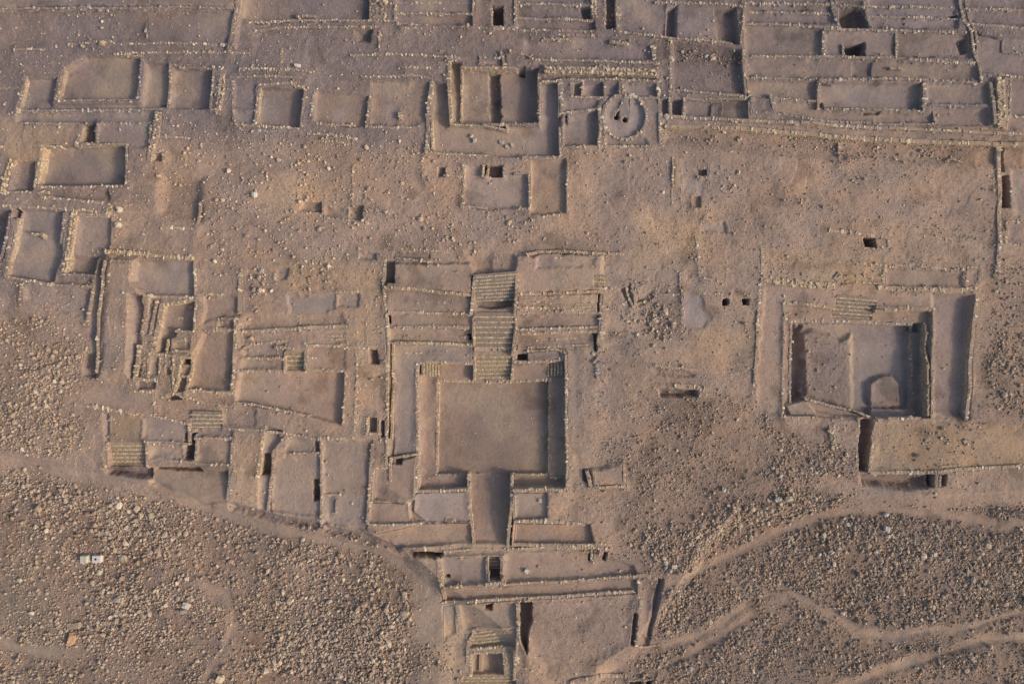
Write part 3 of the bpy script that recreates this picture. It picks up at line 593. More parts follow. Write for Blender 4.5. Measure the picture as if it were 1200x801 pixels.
c = comp('stone_hall', 'large smooth grey hall with a dark right side, right of the rubble strewn room', 'hall ruin', .05)
c.F('961,97 1082,98 1081,129 961,126', -.9, GRY*.98, .15, 1.); c.F('1061,103 1073,103 1073,120 1060,120', None, BRG, .2, .8, patch=False); c.W('959,97 959,127', 'pale', .16, t=.35); c.W('1083,99 1082,130', 'pale', .2, t=.5); c.W('968,128 1000,128 1040,129 1082,131', 'pale', .16, rel=0); c.F('961,118 967,118 967,127 961,127', -1.3, DRK*.8, .1, .6, label='tiny dark niche')
c.W('958,95 975,97', 'dark', .2, t=.6)
c = comp('excavation_pit', 'small rubble lined slot just below the smooth grey hall', 'pit')
c.F('1012,131 1031,131 1031,135 1012,136', -.9, DRK*.6, .15, .2)
c = comp('terrace_platform', 'narrow grey terrace under the smooth grey hall', 'terrace', .05)
c.F('908,119 958,119 968,129 1010,131 1093,133 1095,145 1000,143 960,141 908,132', -.45, BRG*.95, .25, .8, part='surface'); c.W('880,131 908,133 960,142 1000,144 1050,146 1095,146', 'grey', .15, rel=0)
c = comp('stone_room', 'room with a thin dark ledge line left of the thick rubble wall, upper right', 'room ruin', .05)
c.F('1086,99 1159,99 1161,121 1087,122', -.3, BRG*.95, .25, .8); c.F('1093,125 1157,126 1160,147 1098,146', -.5, BRG*.95, .25, .8); c.W('1093,123 1125,124 1155,124', 'grey', .16, rel=0); c.W('1160,97 1163,120 1164,146', 'pale', .2, t=.5); c.W('1094,124 1096,145', 'tan', .12, keep=.7)
c = comp('rubble_wall', 'thick golden rubble wall standing upright near the right edge, upper right', 'rubble wall', .1)
dig('1166,92 1181,92 1180,150 1166,150', .25, .5, SND, .0); c.W('1171,94 1172,120 1172,150', 'gold', .25, t=1.2, st=.36, L=.1); c.W('1182,92 1182,135', 'pale', .15, L=.1)
c = comp('stone_room', 'grey room cut by the right edge beside the thick golden rubble wall', 'room ruin', .05)
c.F('1185,94 1270,97 1270,134 1184,134', -.7, GRY*.8, .25, .9); c.F('1184,139 1270,141 1270,152 1182,152', -.4, BRG, .25, .8); c.W('1182,136 1210,138 1250,140', 'pale', .16, rel=0)
c = comp('terrace_wall', 'long double retaining wall of golden stones crossing the whole upper right', 'retaining wall', .1)
dig('780,141 900,147 1000,153 1100,158 1260,164 1260,200 1000,186 900,180 780,166', -.35, 1.2, PNK*.9)
c.W('778,137 820,139 860,141 900,143 950,145 1000,149 1050,151 1100,153 1150,156 1200,158 1250,160', 'pale', .3, t=.45, st=.3, rel=.1, L=.1); c.W('780,149 820,149 860,151 900,154 950,158 1000,163 1050,165 1100,167 1150,169 1200,170 1250,171', 'gold', .35, t=.6, st=.32, L=0)
c.F('780,139 900,145 1000,151 1100,155 1260,162 1260,169 1100,165 1000,161 900,152 780,147', .0, BRG*1.05, .3, .3, part='walkway')
c = comp('excavation_pit', 'narrow dark upright trench at the upper end of the long upright wall on the right', 'pit')
c.F('1173,173 1177,173 1177,201 1173,201', -1.6, DRK*.7, .1, .5)
wall('long upright wall of pale stones near the right edge', '1170,173 1170,210 1170,250 1170,285 1169,318', pal='pale', rise=.3, t=.6, st=.32)
c = comp('excavation_pit', 'deep oblong pit beside the long upright wall on the right', 'pit')
c.F('1175,206 1181,206 1183,215 1183,243 1174,243', -1.7, DRK*.8, .15, .7); c.W('1185,222 1187,242', 'pale', .2, keep=.7)
c = comp('stone_room', 'slate floored room fragment at the right edge below the deep oblong pit', 'room ruin', 0)
c.F('1187,200 1270,200 1270,255 1192,255 1186,240', -.4, GRY, .3, .9); c.W('1180,259 1200,260 1230,262', 'pale', .2); c.F('1180,262 1270,264 1270,285 1180,283', -.2, BRG, .3, .7); c.W('1179,260 1178,286', 'tan', .2); c.W('1178,287 1200,287 1230,288', 'tan', .15)
c = comp('wall_stubs', 'thin broken cross of dark little walls below the long golden retaining wall', 'stone wall', 0)
c.W('983,168 984,195', 'tan', .2, t=.25, keep=.7); c.W('984,180 992,181 994,190', 'dark', .1, t=.3, L=-.1); c.W('993,186 1008,186', 'dark', .12, t=.25)
wall('short jumble of white stones below the retaining wall, far right', '1108,190 1115,186 1128,191', pal='pale', rise=.25, keep=.8)
# ================================================================ centre band
c = comp('small_shrine', 'grey floored shrine yard with a tiny dark chamber below the stepped temple', 'shrine ruin', .05)
c.F('544,193 566,194 566,206 590,206 590,203 614,203 620,206 620,243 580,245 544,241', -.5, GRY*.98, .15, 1., label='smooth grey yard')
c.F('567,194 590,194 589,207 567,206', -1.3, DRK*.85, .1, .8, label='dark chamber floor'); c.W('566,194 566,206', 'pale', .25, t=.35); c.W('572,195 571,206', 'gold', .1, t=.3, L=-.4, minh=.5); c.W('590,195 591,206', 'grey', .2); c.W('572,209 576,209 577,215 573,215', 'grey', .2, L=-.5, t=.2, minh=.15)
c.W('543,194 543,218 542,241', 'pale', .14); c.W('542,242 560,243 570,244', 'pale', .14); c.W('620,205 621,225 621,243', 'pale', .18); c.W('605,245 620,245', 'pale', .14); c.W('602,203 616,203', 'dark', .15)
c.F('624,188 662,186 664,248 640,252 622,250', -.55, BRN*.98, .2, .8, label='brown side yard'); c.W('665,188 665,220 665,250', 'pale', .18); c.W('634,254 650,252 665,251', 'pale', .16, keep=.8)
wall('curved little kerb and slanting stones left of the small shrine yard', '495,186 495,205 500,214 505,218', pal='gold', rise=.15, t=.3)
c = comp('wall_stubs', 'low stone bench with a dark hole left of the small shrine yard', 'stone bench', 0)
c.F('514,196 522,196 521,207 513,207', -.7, DRK*.7, .15, .5); c.W('520,206 545,207', 'pale', .3, t=.3); c.W('522,199 545,199', 'pale', .12, keep=.7, t=.6)
wall('upright kerb of tan stones above the stepped trial trenches', '414,194 414,220 414,241', pal='gold', rise=.15)
c = comp('trial_trench', 'grey sunken trench cut left of the upright kerb in the boulder scatter', 'trench')
c.F('355,237 376,237 376,249 352,246', -.8, GRY*.75, .15, .9)
c = comp('trial_trench', 'stepped trench with a bluish slot at the foot of the upright kerb', 'trench')
c.F('382,243 408,245 408,257 379,254', -.45, BRN*.95, .2, .8); c.F('396,246 408,246 408,256 396,255', None, GRY*.95, .1, .9, patch=False); c.F('410,241 425,241 424,259 409,257', -.7, BRN*.8, .2, .8); c.W('380,255 424,260', 'grey', .05, keep=.6, rel=0)
wall('short faint stone line in the boulder scatter right of the trial trenches', '428,247 450,247 472,250', pal='pale', rise=.12, keep=.7)
c = comp('buried_wall', 'upright strip of gold soil between two kerbs in the open ground right of centre', 'stone kerb', 0)
c.W('788,184 788,220 788,240', 'gold', .15, t=.3, keep=.75); c.W('799,184 799,212 799,232', 'pale', .12, t=.3, keep=.75); c.F('790,186 798,186 798,220 790,220', .1, ORG*1.15, .3, .3, part='fill')
c = comp('trial_trench', 'small dark chamber with a grey apron in the open ground right of centre', 'trench')
c.F('818,198 829,198 829,207 818,206', -.8, DRK*.9, .12, .7); c.W('818,197 830,197', 'tan', .15); c.W('830,198 829,213', 'dark', .15, t=.3); c.W('817,208 827,209', 'pale', .2, t=.5); c.F('802,211 816,211 820,213 825,214 822,228 816,222 802,222', -.15, GRY*1.05, .15, .9)
c = comp('trial_trench', 'little rectangular trench with a shaded side below the small dark chamber', 'trench')
c.F('812,230 821,230 821,243 811,243', -.55, BRN*.9, .1, .8); c.W('811,230 811,243', 'tan', .1, t=.25)
c = comp('trial_trench', 'bluish grey trench floor in the open ground right of centre', 'trench')
c.F('824,261 848,261 850,272 822,272', -.25, GRY*1.1, .2, 1.); c.W('827,252 824,262', 'grey', .1, keep=.6)
wall('thin upright stone row under the bluish grey trench floor', '815,276 818,295 818,320', pal='pale', rise=.18, t=.3)
c = comp('stone_circle', 'loose rough cluster of pale stones in the open ground left of the long upright wall', 'stone heap', 0)
c.W(circ(852, 217, 8, 10, 0, 330), 'pale', .2, t=.5, keep=.6, part='stone_ring')
c = comp('excavation_pit', 'black square pit above the right sunken court', 'pit')
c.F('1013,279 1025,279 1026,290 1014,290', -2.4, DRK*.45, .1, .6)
c.W('1013,291 1025,291', 'pale', .12, keep=.8); c.W('1040,280 1041,288', 'pale', .25)
wall('broken stone row left and above the black square pit', '970,270 985,271 1000,273 1020,276 1045,279', pal='pale', rise=.25, t=.5, keep=.75)
wall('broken stone row right of the black square pit', '1076,276 1100,279 1120,281 1138,281', pal='pale', rise=.22, t=.4, keep=.8)
wall('short stone row left of the right sunken court at its outer corner', '895,266 919,266', pal='pale', rise=.2, keep=.7)

# ---------------- great platform
dig('455,404 676,404 674,574 600,574 600,612 455,612', -.8, .6); dig('664,398 725,400 720,590 664,600', -.4, 5., None)
c = comp('great_platform', 'great stepped platform with a central staircase going down to its square sunken court, centre', 'platform ruin', 0)
c.F('452,308 556,308 554,345 452,337', .55, TANC*1.0, .5, .7, part='terrace', L=.5); c.F('604,300 706,298 704,341 604,345', .55, PNK*1.0, .6, .7, part='terrace', L=.5)
c.F('453,339 500,341 554,346 554,366 500,364 455,364', .1, BRN*1.15, .2, .8, part='terrace', L=.2); c.F('456,366 553,369 553,383 456,382', -.3, BRN*1.1, .2, .8, part='terrace', L=.2); c.F('456,384 553,385 553,402 456,400', -.65, PNK*1.0, .2, .8, part='terrace', L=0)
c.F('606,345 703,343 702,355 606,356', .35, BRN*1.15, .2, .85, part='terrace', L=.4); c.F('606,356 702,355 702,367 606,368', .0, TANC, .25, .4, part='terrace', L=.2); c.F('606,370 702,368 702,384 606,386', -.35, BRN*1.05, .2, .85, part='terrace', L=0); c.F('606,391 696,389 696,406 640,407 606,410', -.7, PNK*.9, .2, .8, part='terrace', L=0)
c.F('461,404 553,404 553,425 500,423 490,430 487,532 461,534', -.95, GRY*1.0, .2, .95, label='smooth grey west terrace', L=-.3)
c.F('665,410 684,408 684,570 665,574', -.5, TANC*.95, 2.5, .5, label='sandy east terrace', L=-.4)
c.F('492,427 662,427 662,572 601,572 601,569 598,640 555,640 550,572 492,573', -1.75, BRN*1.2, .15, .85, label='upper ledge of the court', L=-.6)
c.F('550,556 599,556 596,641 556,641', None, BRN*1.2, .15, .75, label='sand filled entrance ramp', L=-.9, ramp=((575, 560), (576, 640), -2.36, -.75), cmix=.9); c.F('514,447 643,447 643,557 512,556', -2.4, BRN*1.0, .15, .8, label='bare sunken court floor', L=-1.3, cmix=.95)
c.F('602,558 643,558 662,560 662,571 602,571', -1.9, BRN*1.1, .2, .6, L=-.8); c.F('512,557 548,557 548,571 492,573 494,560', -1.8, BRN*1.1, .2, .6, L=-.8)
# walls of terraces
c.W('452,337 480,338 510,341 553,346', 'gold', .2, rel=0, L=.5, t=.45); c.W('455,365 490,366 520,367 553,369', 'pale', .16, rel=0, t=.4); c.W('474,383 500,383 525,383 548,384', 'pale', .22, rel=0, t=.45); c.W('462,402 500,402 530,403 552,404', 'gold', .16, rel=0, t=.4)
c.W('606,345 640,344 670,343 704,342', 'gold', .2, rel=0, L=.4, t=.4); c.W('606,368 640,366 670,366 702,367', 'tan', .16, rel=0); c.W('606,361 640,361 702,360', 'pale', .12, rel=0, keep=.7); c.W('606,386 640,385 670,384 702,383', 'pale', .2, rel=0, t=.4); c.W('606,391 640,390 700,388', 'gold', .12, rel=0, t=.35); c.W('620,407 650,406 690,404', 'pale', .15, keep=.8, rel=0)
c.W('451,306 450,337 453,370 455,402 454,450 454,500 453,548', 'pale', .2, L=-.1, t=.35); c.W('461,403 461,440 460,480 459,513', 'gold', .18, L=-.4, t=.35); c.F('456,403 459,403 458,512 456,512', -1.0, ORG*.7, .12, .6, L=-.3, label='narrow slot between the west walls')
c.W('463,384 463,385', 'tan', .1); c.F('454,369 457,369 457,379 454,379', -1.3, DRK*.6, .1, .6, L=0); c.F('449,306 462,306 462,331 450,331', -1.0, GRY*.8, .12, .9, L=.3, label='slate pit at the top left corner')
c.W('463,302 490,305 505,307', 'pale', .2, rel=0); c.W('463,292 485,292 505,294 523,295', 'pale', .16, keep=.85); c.F('463,296 504,297 503,303 463,302', -.3, DRK, .2, .7)
c.W('705,338 704,360 703,385 700,402', 'tan', .2, L=.1, t=.35); c.W('709,338 708,365 706,390 703,412', 'pale', .2, L=.1, t=.6, st=.34); c.F('701,345 705,345 703,372 700,372', -1.1, DRK*.7, .12, .6, L=.1); c.F('695,391 701,391 699,411 695,408', -1.3, DRK*.7, .12, .6, L=0, label='dark slot at the east wall')
c.W('694,392 695,415 ', 'tan', .1, L=-.4); c.W('556,322 554,340 552,366', 'pale', .2, L=.55, t=.4); c.W('606,320 605,345 604,366', 'tan', .15, L=.5, t=.4); c.W('555,366 554,395', 'tan', .12, L=.1); c.W('605,366 604,390 601,415', 'tan', .15, L=.1, t=.4)
c.F('549,392 553,392 553,398 549,398', -1.7, DRK*.5, .1, .6, L=-.2, label='small black niche'); c.F('560,410 600,410 600,413 560,413', None, None, .1, None, patch=False)
c.W('606,350 640,349 700,348', 'tan', .1, rel=0, keep=.5, t=.3); c.W('606,355 640,355 702,354', 'pale', .1, rel=0, keep=.6, t=.3); c.W('606,364 650,364 702,363', 'tan', .12, rel=0, keep=.7, t=.3); c.W('610,400 640,398 690,396', 'tan', .1, rel=0, keep=.5, t=.3); c.W('458,352 500,354 548,357', 'tan', .1, rel=0, keep=.35, t=.3); c.W('462,394 500,394 548,395', 'tan', .1, rel=0, keep=.4, t=.3); c.W('470,414 500,414 552,416', 'tan', .1, rel=0, keep=.4, t=.3, L=-.5)
# court edges
c.W('488,424 489,460 490,510 488,574', 'pale', .18, L=-.7, t=.4, st=.28); c.W('499,424 530,425 556,426', 'gold', .14, L=-.75, t=.4); c.W('513,447 513,500 511,555', 'gold', .12, L=-1.65, t=.38); c.W('512,446 560,447 605,447 645,445', 'gold', .1, L=-1.65, t=.38)
c.W('602,424 630,424 661,421', 'pale', .14, L=-.75, t=.4); c.W('644,446 644,500 643,556', 'tan', .06, L=-1.65, t=.3); c.W('663,415 664,450 664,500 665,530 664,573', 'pale', .2, L=-.5, t=.4, st=.28); pass
c.W('510,556 548,557', 'grey', .1, L=-1.65); c.W('489,575 520,575 547,573', 'pale', .18, L=-.75, t=.45); c.W('549,556 550,580 552,610 556,640', 'pale', .2, L=-.8, t=.45, st=.3); c.W('600,556 600,590 597,615 595,640', 'pale', .2, L=-.8, t=.45, st=.3)
c.W('602,556 643,556', 'pale', .1, L=-1.65, keep=.9); c.W('602,573 640,572 664,573', 'pale', .2, L=-.7, t=.45); c.W('645,559 662,559', 'pale', .2, L=-1.6, keep=.8)
c.F('606,415 618,415 618,423 606,422', -2.3, DRK*.5, .12, .6, L=-.5, label='black pit beside the lower stairs'); c.F('618,413 655,410 656,420 618,422', -1.1, DRK*1.1, .3, .7, L=-.5); c.W('619,411 652,409 662,412', 'tan', .1, L=-.5, rel=0, keep=.8)
# staircases
c.S('556,322 604,318 603,351 557,353', 8, 1.0, -.4, 'grey', L=.8, label='upper stairs descending into a dark pit'); c.F('558,354 601,351 601,358 590,360 575,361 560,359', -1.15, DRK*.75, .3, .5, L=.3, label='dark pit at the foot of the upper stairs')
c.S('556,366 603,366 601,408 557,408', 7, .35, -.7, 'tan', L=.1, label='middle flight of stairs'); c.S('556,414 600,414 598,443 558,444', 6, -.75, -1.75, 'gold', L=-.6, label='lower flight of stairs with an evenly worn edge')
c.W('556,409 575,410 600,409', 'pale', .12, L=-.6, keep=.8, t=.5); c.W('556,412 556,444', 'tan', .15, L=-.9); c.W('602,412 600,444', 'tan', .12, L=-.9)
c.S('514,426 514,440 494,439 494,425', 6, -1.75, -.85, 'gold', L=-.9, label='narrow side steps at the northwest corner'); c.S('642,440 642,426 661,422 661,438', 5, -1.75, -1.0, 'tan', L=-.9, label='narrow side steps at the northeast corner')
# plots around the ramp
c.F('489,577 547,576 551,610 500,611 484,600 486,580', -.95, GRY*1.05, .25, .95, L=-.6, label='pinkish grey floor beside the ramp'); c.F('440,550 488,534 486,586 470,590 438,584', -.75, PNK*.9, .3, .8, L=-.2); c.F('435,588 480,590 482,612 432,612', -.7, PNK*.95, .3, .8, L=-.3)
c.W('462,536 476,534 490,532', 'gold', .14, L=-.3); c.W('458,536 457,548 457,563', 'pale', .2, L=-.3); c.W('437,548 453,547', 'gold', .15, L=-.2); c.W('454,549 454,583', 'tan', .08, L=-.5, t=.25, keep=.6)
c.F('463,537 470,537 470,544 463,544', -1.5, DRK*.5, .1, .5, L=-.3, label='dark grated hole'); c.W('433,613 460,614 480,613 496,612', 'pale', .2, rel=0, L=-.5, t=.4); c.W('470,586 480,590 ', 'pale', .25, keep=.7, L=-.4, t=.6)
c.F('497,612 552,612 553,636 525,636 470,641 440,625', -.9, TANC*.95, .5, .6, L=-.6); c.W('522,609 540,610', 'gold', .15, L=-.7, keep=.6)
c.F('602,577 640,576 640,605 603,606', -.8, GRY*1.0, .5, .8, L=-.6); c.W('603,609 640,609 684,612', 'pale', .25, rel=0, L=-.5, t=.5, keep=.9); c.F('604,612 690,613 694,634 602,634', -.9, BRN*1.1, .3, .7, L=-.6)
c.W('600,636 630,637 680,636 708,636', 'pale', .25, rel=0, L=-.6, t=.5)
soil('602,578 620,582 640,606 603,606', GRY*1.02, .6, .8)
c = comp('stone_kerb', 'bench of levelled soil with stone edges standing alone east of the sunken court', 'platform', -.2)
c.F('693,551 714,545 729,540 729,567 695,567', .15, TANC*.9, .4, .6, part='surface'); c.W('688,551 692,570', 'pale', .2, t=.5); c.W('690,570 710,570 732,569', 'pale', .2, t=.4); c.W('730,538 731,568', 'pale', .15, t=.3); dig('683,550 689,552 692,568 684,562', -1.0, .3, DRK)
wall('cluster of pale stones at the east wall of the sunken court', '668,536 670,550', pal='pale', rise=.2, L=-.5, t=.6, keep=.8)
wall('tumbled pile of stones below the east wall of the great platform', '698,420 703,430 702,442', pal='grey', rise=.25, t=1.2, keep=.7, L=-.2)
# ---------------- front wall and lower terraces
c = comp('front_terrace', 'lower front terraces with long thin stone edges and a black stairwell below the great platform', 'terrace ruin', -.5)
c.F('518,653 570,651 571,680 520,685', -.5, GRY*.9, .3, .85, L=-.5); c.F('593,646 690,646 740,660 745,672 620,679 590,683', -.5, PNK*.95, .4, .7, L=-.6)
c.F('518,689 620,684 745,676 745,692 600,700 520,702', -.5, PNK*.95, .3, .6, L=-.8); c.F('604,704 742,697 739,752 700,770 640,785 625,770', -.35, PNK*.9, 1.8, .15, L=-.9); c.F('540,706 604,703 604,732 545,735', -.6, PNK*.85, .3, .6, L=-.9)
c.F('540,634 700,640 700,645 515,650 500,650 480,646', -.45, SND*.9, .3, .5, L=-.5, part='walkway')
c.W('520,645 560,643 600,641 640,640 709,640', 'gold', .15, L=-.5, t=.32); c.W('475,642 500,641 528,640', 'pale', .25, rel=0, L=-.4, t=.5); c.F('478,644 518,648 515,652 485,650', -1.9, DRK*.8, .3, .7, L=-.5)
c.W('514,652 518,680 522,700', 'gold', .15, rel=0, t=.6, keep=.8); c.W('519,687 540,684', 'tan', .2, rel=0, t=.5); c.W('590,683 620,681 660,679 700,676 745,672', 'gold', .2, rel=0, t=.35); c.W('518,704 560,702 600,699 650,697 700,694 742,691', 'pale', .2, rel=0, t=.45)
c.W('560,684 590,685', 'pale', .2, rel=0, keep=.6)
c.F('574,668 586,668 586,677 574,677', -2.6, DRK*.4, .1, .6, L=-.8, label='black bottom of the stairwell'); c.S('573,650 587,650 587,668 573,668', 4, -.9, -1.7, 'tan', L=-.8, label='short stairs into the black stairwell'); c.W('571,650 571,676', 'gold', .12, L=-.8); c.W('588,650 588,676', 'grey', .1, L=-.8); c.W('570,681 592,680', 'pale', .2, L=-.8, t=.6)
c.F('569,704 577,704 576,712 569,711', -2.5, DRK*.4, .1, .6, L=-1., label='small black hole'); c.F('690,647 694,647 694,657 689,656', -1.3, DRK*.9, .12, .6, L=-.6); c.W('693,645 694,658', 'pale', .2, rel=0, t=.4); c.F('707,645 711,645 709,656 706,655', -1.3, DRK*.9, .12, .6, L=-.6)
c.W('536,706 537,720 536,738', 'tan', .12, L=-.9, keep=.8); c.F('520,706 534,706 534,735 521,748', -.12, SND*.95, .4, .6, L=-.9)
c.F('522,672 527,672 527,675 522,675', -1.6, DRK*.5, .1, .5, L=-.7)
c.W('558,650 552,651 540,652', 'dark', .1, L=-.8, t=.3)
c = comp('steep_trench', 'tapering reddish brown trench below the lower front terraces', 'trench', -.9)
c.F('609,702 622,702 622,728 619,742 617,762 609,745', -2.2, BRN*.9, .15, .8)
c.W('606,701 607,740 604,778', 'pale', .15, L=-.9, t=.4); c.W('609,701 624,700', 'gold', .12, L=-.9)
dig('528,738 608,734 612,840 520,840', -.5, 2.)
c = comp('lower_staircase', 'wide lower staircase wrapped round a small dark chamber at the bottom centre', 'stairs', -1.0)
c.S('556,736 604,734 604,756 551,758', 5, -.5, -.95, 'gold', L=-.7, label='upper wide steps')
c.F('553,762 590,760 589,786 553,788', -1.4, BRN*1.1, .2, .7, L=-1.3, label='chamber floor'); c.F('567,763 584,763 584,785 566,785', -1.9, DRK*.9, .15, .7, L=-1.5, label='dark inner pit')
c.W('552,760 552,789', 'gold', .12, L=-.85); c.W('554,762 588,761', 'gold', .15, L=-.95); c.W('563,766 563,786', 'gold', .1, L=-1.1, t=.5); c.W('590,757 591,776', 'grey', .1, L=-.85, t=.3); c.W('557,736 549,752 549,775', 'tan', .15, L=-.6, t=.5); c.W('550,757 570,756 588,755', 'gold', .15, L=-.9)
c.S('545,790 602,789 606,806 536,808', 4, -.9, -1.5, 'gold', L=-1.0, label='lowest steps cut by the bottom edge'); c.W('604,756 603,790', 'pale', .15, L=-1.2, t=.5)
soil('530,700 606,700 606,830 520,830', SND*.95, .7, 1); dens('520,700 610,700 610,801 520,801', 0)
c = comp('side_room', 'long upright enclosure with shaded sides at the east end of the lower terraces', 'room ruin', -.8)
c.F('748,678 770,676 763,710 758,752 745,752 748,720', -.5, PNK*.85, .4, .6); c.F('771,676 775,676 768,710 760,745 758,740 765,700', -.9, DRK*.9, .4, .6); c.F('742,716 746,716 742,753 738,753', -1.0, DRK*.8, .2, .6)
c.W('747,674 749,700 748,725 744,752', 'pale', .2, t=.45, st=.3); c.W('745,671 755,670 762,674', 'pale', .25, t=.5); c.W('751,676 756,674', 'dark', .15, t=.5); c.W('741,755 755,754 772,752', 'pale', .15, keep=.85)
c = comp('stone_cell', 'square cell with a dark side at the bottom edge, right of the wide lower staircase', 'cell ruin', -1)
c.F('737,792 752,792 752,815 736,815', -1.7, SND*.8, .15, .7); c.F('754,792 762,792 762,815 754,815', -2.0, DRK*.8, .15, .7); c.W('735,791 764,790', 'tan', .12, t=.3); c.W('735,792 735,815', 'tan', .12, t=.3); c.W('753,792 753,815', 'tan', .1, t=.3)
wall('rubble stone row along the bottom of the lower terraces', '664,794 680,789 700,786 735,785', pal='tan', rise=.2, t=.6, keep=.7, L=-1.2)
# scarp notches
wall('small wall end sticking out on the scarp below the sandy yard', '376,608 376,617', pal='grey', rise=.1, L=-.3)
dig('270,590 320,603 380,614 376,620 320,610 272,597', -.9, .9, DRK*1.1); dig('380,616 430,626 470,641 466,646 425,633 380,622', -.8, .9, DRK*1.15)

# ================================================================ between platform and right court
c = comp('wall_stubs', 'tiny set of pale steps at the northeast corner of the great platform', 'stairs', .3)
c.S('696,322 708,322 708,335 696,335', 3, .55, .1, 'gold', L=.4)
wall('long kerb of tan stones along the upper edge east of the upper stairs', '618,299 630,295 660,295 700,297 730,297', pal='gold', rise=.2, t=.4, L=.3, keep=.9)
c = comp('stone_room', 'shallow recess floored in pale sand behind the upper east terrace', 'room ruin', .3)
c.F('630,297 698,299 696,312 628,315', .35, PNK*1.1, .3, .9, L=.4); c.F('628,298 648,298 655,317 628,312', None, GRY*1.15, .2, .9, patch=False); c.W('648,298 648,302 702,302', 'gold', .1, L=.4, t=.25, minh=.2)
c = comp('ruined_rooms', 'tilted cluster of tiny ruined rooms among big fallen stones, right of the great platform', 'house ruin', -.02)
c.F('726,338 738,336 744,358 735,360', -.5, BRN*.95, .15, .6); c.F('746,350 765,340 768,348 748,358', -.4, BRN*.95, .2, .5)
c.W('721,336 731,332', 'gold', .2); c.W('733,334 736,347 741,358', 'gold', .2, t=.35); c.W('740,331 743,345 744,356', 'tan', .2, t=.3); c.W('739,341 752,336 760,331', 'tan', .25, t=.3, keep=.9); c.W('738,361 748,356 757,352', 'gold', .2, t=.35); c.W('746,338 750,350', 'tan', .2, t=.3); c.W('728,357 735,353', 'tan', .15); c.W('750,331 756,330', 'dark', .2)
c = comp('stone_room', 'blue grey floored area edged by an upright kerb, left of two tiny black pits', 'room ruin', 0)
c.F('801,344 822,345 825,360 835,373 824,384 801,386', -.1, GRY*1.12, .3, 1.); c.W('797,320 797,335 800,346', 'gold', .15, t=.3); c.W('800,345 800,365 800,384 797,391', 'pale', .15, t=.3); c.W('765,345 785,345 797,345', 'pale', .15, keep=.7)
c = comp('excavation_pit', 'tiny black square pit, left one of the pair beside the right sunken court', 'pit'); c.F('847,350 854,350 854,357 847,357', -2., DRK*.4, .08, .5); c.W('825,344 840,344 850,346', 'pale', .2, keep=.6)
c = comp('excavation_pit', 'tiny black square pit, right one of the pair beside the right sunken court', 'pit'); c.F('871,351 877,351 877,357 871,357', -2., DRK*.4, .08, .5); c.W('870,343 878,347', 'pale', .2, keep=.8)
wall('short broken stone row above the two tiny black pits', '816,322 826,328 840,328', pal='pale', rise=.15, keep=.6)
c = comp('retaining_wall', 'short curved stone row on the slope between the great platform and the right court', 'retaining wall', -.1)
dig('765,432 815,438 812,442 770,438', -.4, .5); c.W('765,427 780,430 800,432 818,434', 'pale', .3, rel=0, t=.4)
c = comp('retaining_wall', 'short thick row of golden stones above a dark hollow in the rubble slope', 'retaining wall', -.1)
c.W('790,452 800,453 812,453 824,455', 'gold', .45, rel=0, t=.7, st=.34); dig('772,456 815,457 816,463 775,464', -.9, .5, DRK)
wall('faint short stone row near the tilted ruined rooms, slightly below them', '720,392 735,390', pal='tan', rise=.15, keep=.5)
# ---------------- right court
c = comp('sunken_court', 'right hand sunken court with nested ledges, a blue grey floor and a round mound inside', 'courtyard ruin', 0)
c.F('898,334 985,340 1060,343 1138,346 1133,492 1094,490 1094,360 917,355 914,488 886,480 891,400', -.15, PNK*1.0, .5, .7, label='outer walkway', L=0)
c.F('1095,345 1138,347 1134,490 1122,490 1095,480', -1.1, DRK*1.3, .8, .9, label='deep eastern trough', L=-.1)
c.F('919,357 1092,365 1090,489 918,487', -1.0, BRN*1.15, .15, .8, label='upper ledge', L=-.1)
c.F('927,377 1080,379 1080,488 1018,488 942,466 927,474', -2.1, GRY*.95, .15, 1., label='blue grey court floor', L=-.9, cmix=.97)
c.F('1066,388 1080,388 1080,486 1066,482', -1.6, BRN*.9, .2, .7, label='inner east ledge', L=-1.)
c.F('941,390 955,386 975,392 985,400 1000,392 1001,480 945,464 943,430', -1.62, BRN*1.05, .9, .05, label='rough unexcavated block', L=-1.2)
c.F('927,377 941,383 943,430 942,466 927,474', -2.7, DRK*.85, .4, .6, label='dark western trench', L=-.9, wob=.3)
c.F('1019,450 1028,442 1046,439 1055,450 1057,477 1020,476', -1.6, BRN*1.1, .55, .8, label='low round mound', L=-1.4); c.F('1020,478 1057,479 1082,481 1083,488 1021,488', -1.55, DRK*1.35, .15, .8, L=-1.2, label='grey bench at the south side')
c.F('1000,392 1014,388 1012,486 1000,480', None, SND*.85, .5, .9, patch=False); c.F('957,482 1000,490 925,486 919,474 942,468', -.6, SND*.85, .3, .6, L=-.4)
c.W('893,292 892,330 888,370 886,420 883,468', 'pale', .2, L=.1, t=.4, st=.28); c.W('1144,345 1140,380 1137,420 1135,460 1132,492', 'pale', .2, L=-.05, t=.5, st=.3); c.W('893,326 920,331 950,334 978,335', 'gold', .25, rel=0, t=1.0, st=.3, keep=.85); c.W('1030,337 1070,339 1110,341 1144,338', 'gold', .3, rel=0, t=.7, st=.3)
c.W('980,307 1010,309 1045,312', 'gold', .2, keep=.8); c.W('1036,312 1035,336', 'gold', .2, t=.4); c.W('1080,311 1100,314 1122,316', 'pale', .2); c.F('1038,315 1126,318 1128,336 1038,334', -.25, BRN*1.1, .3, .8, label='shallow upper bay', L=.05); c.W('1134,314 1131,332', 'gold', .2); c.W('1134,313 1147,314 1147,328 1141,338', 'pale', .2, t=.4); c.W('1048,311 1080,310', 'gold', .15, keep=.7)
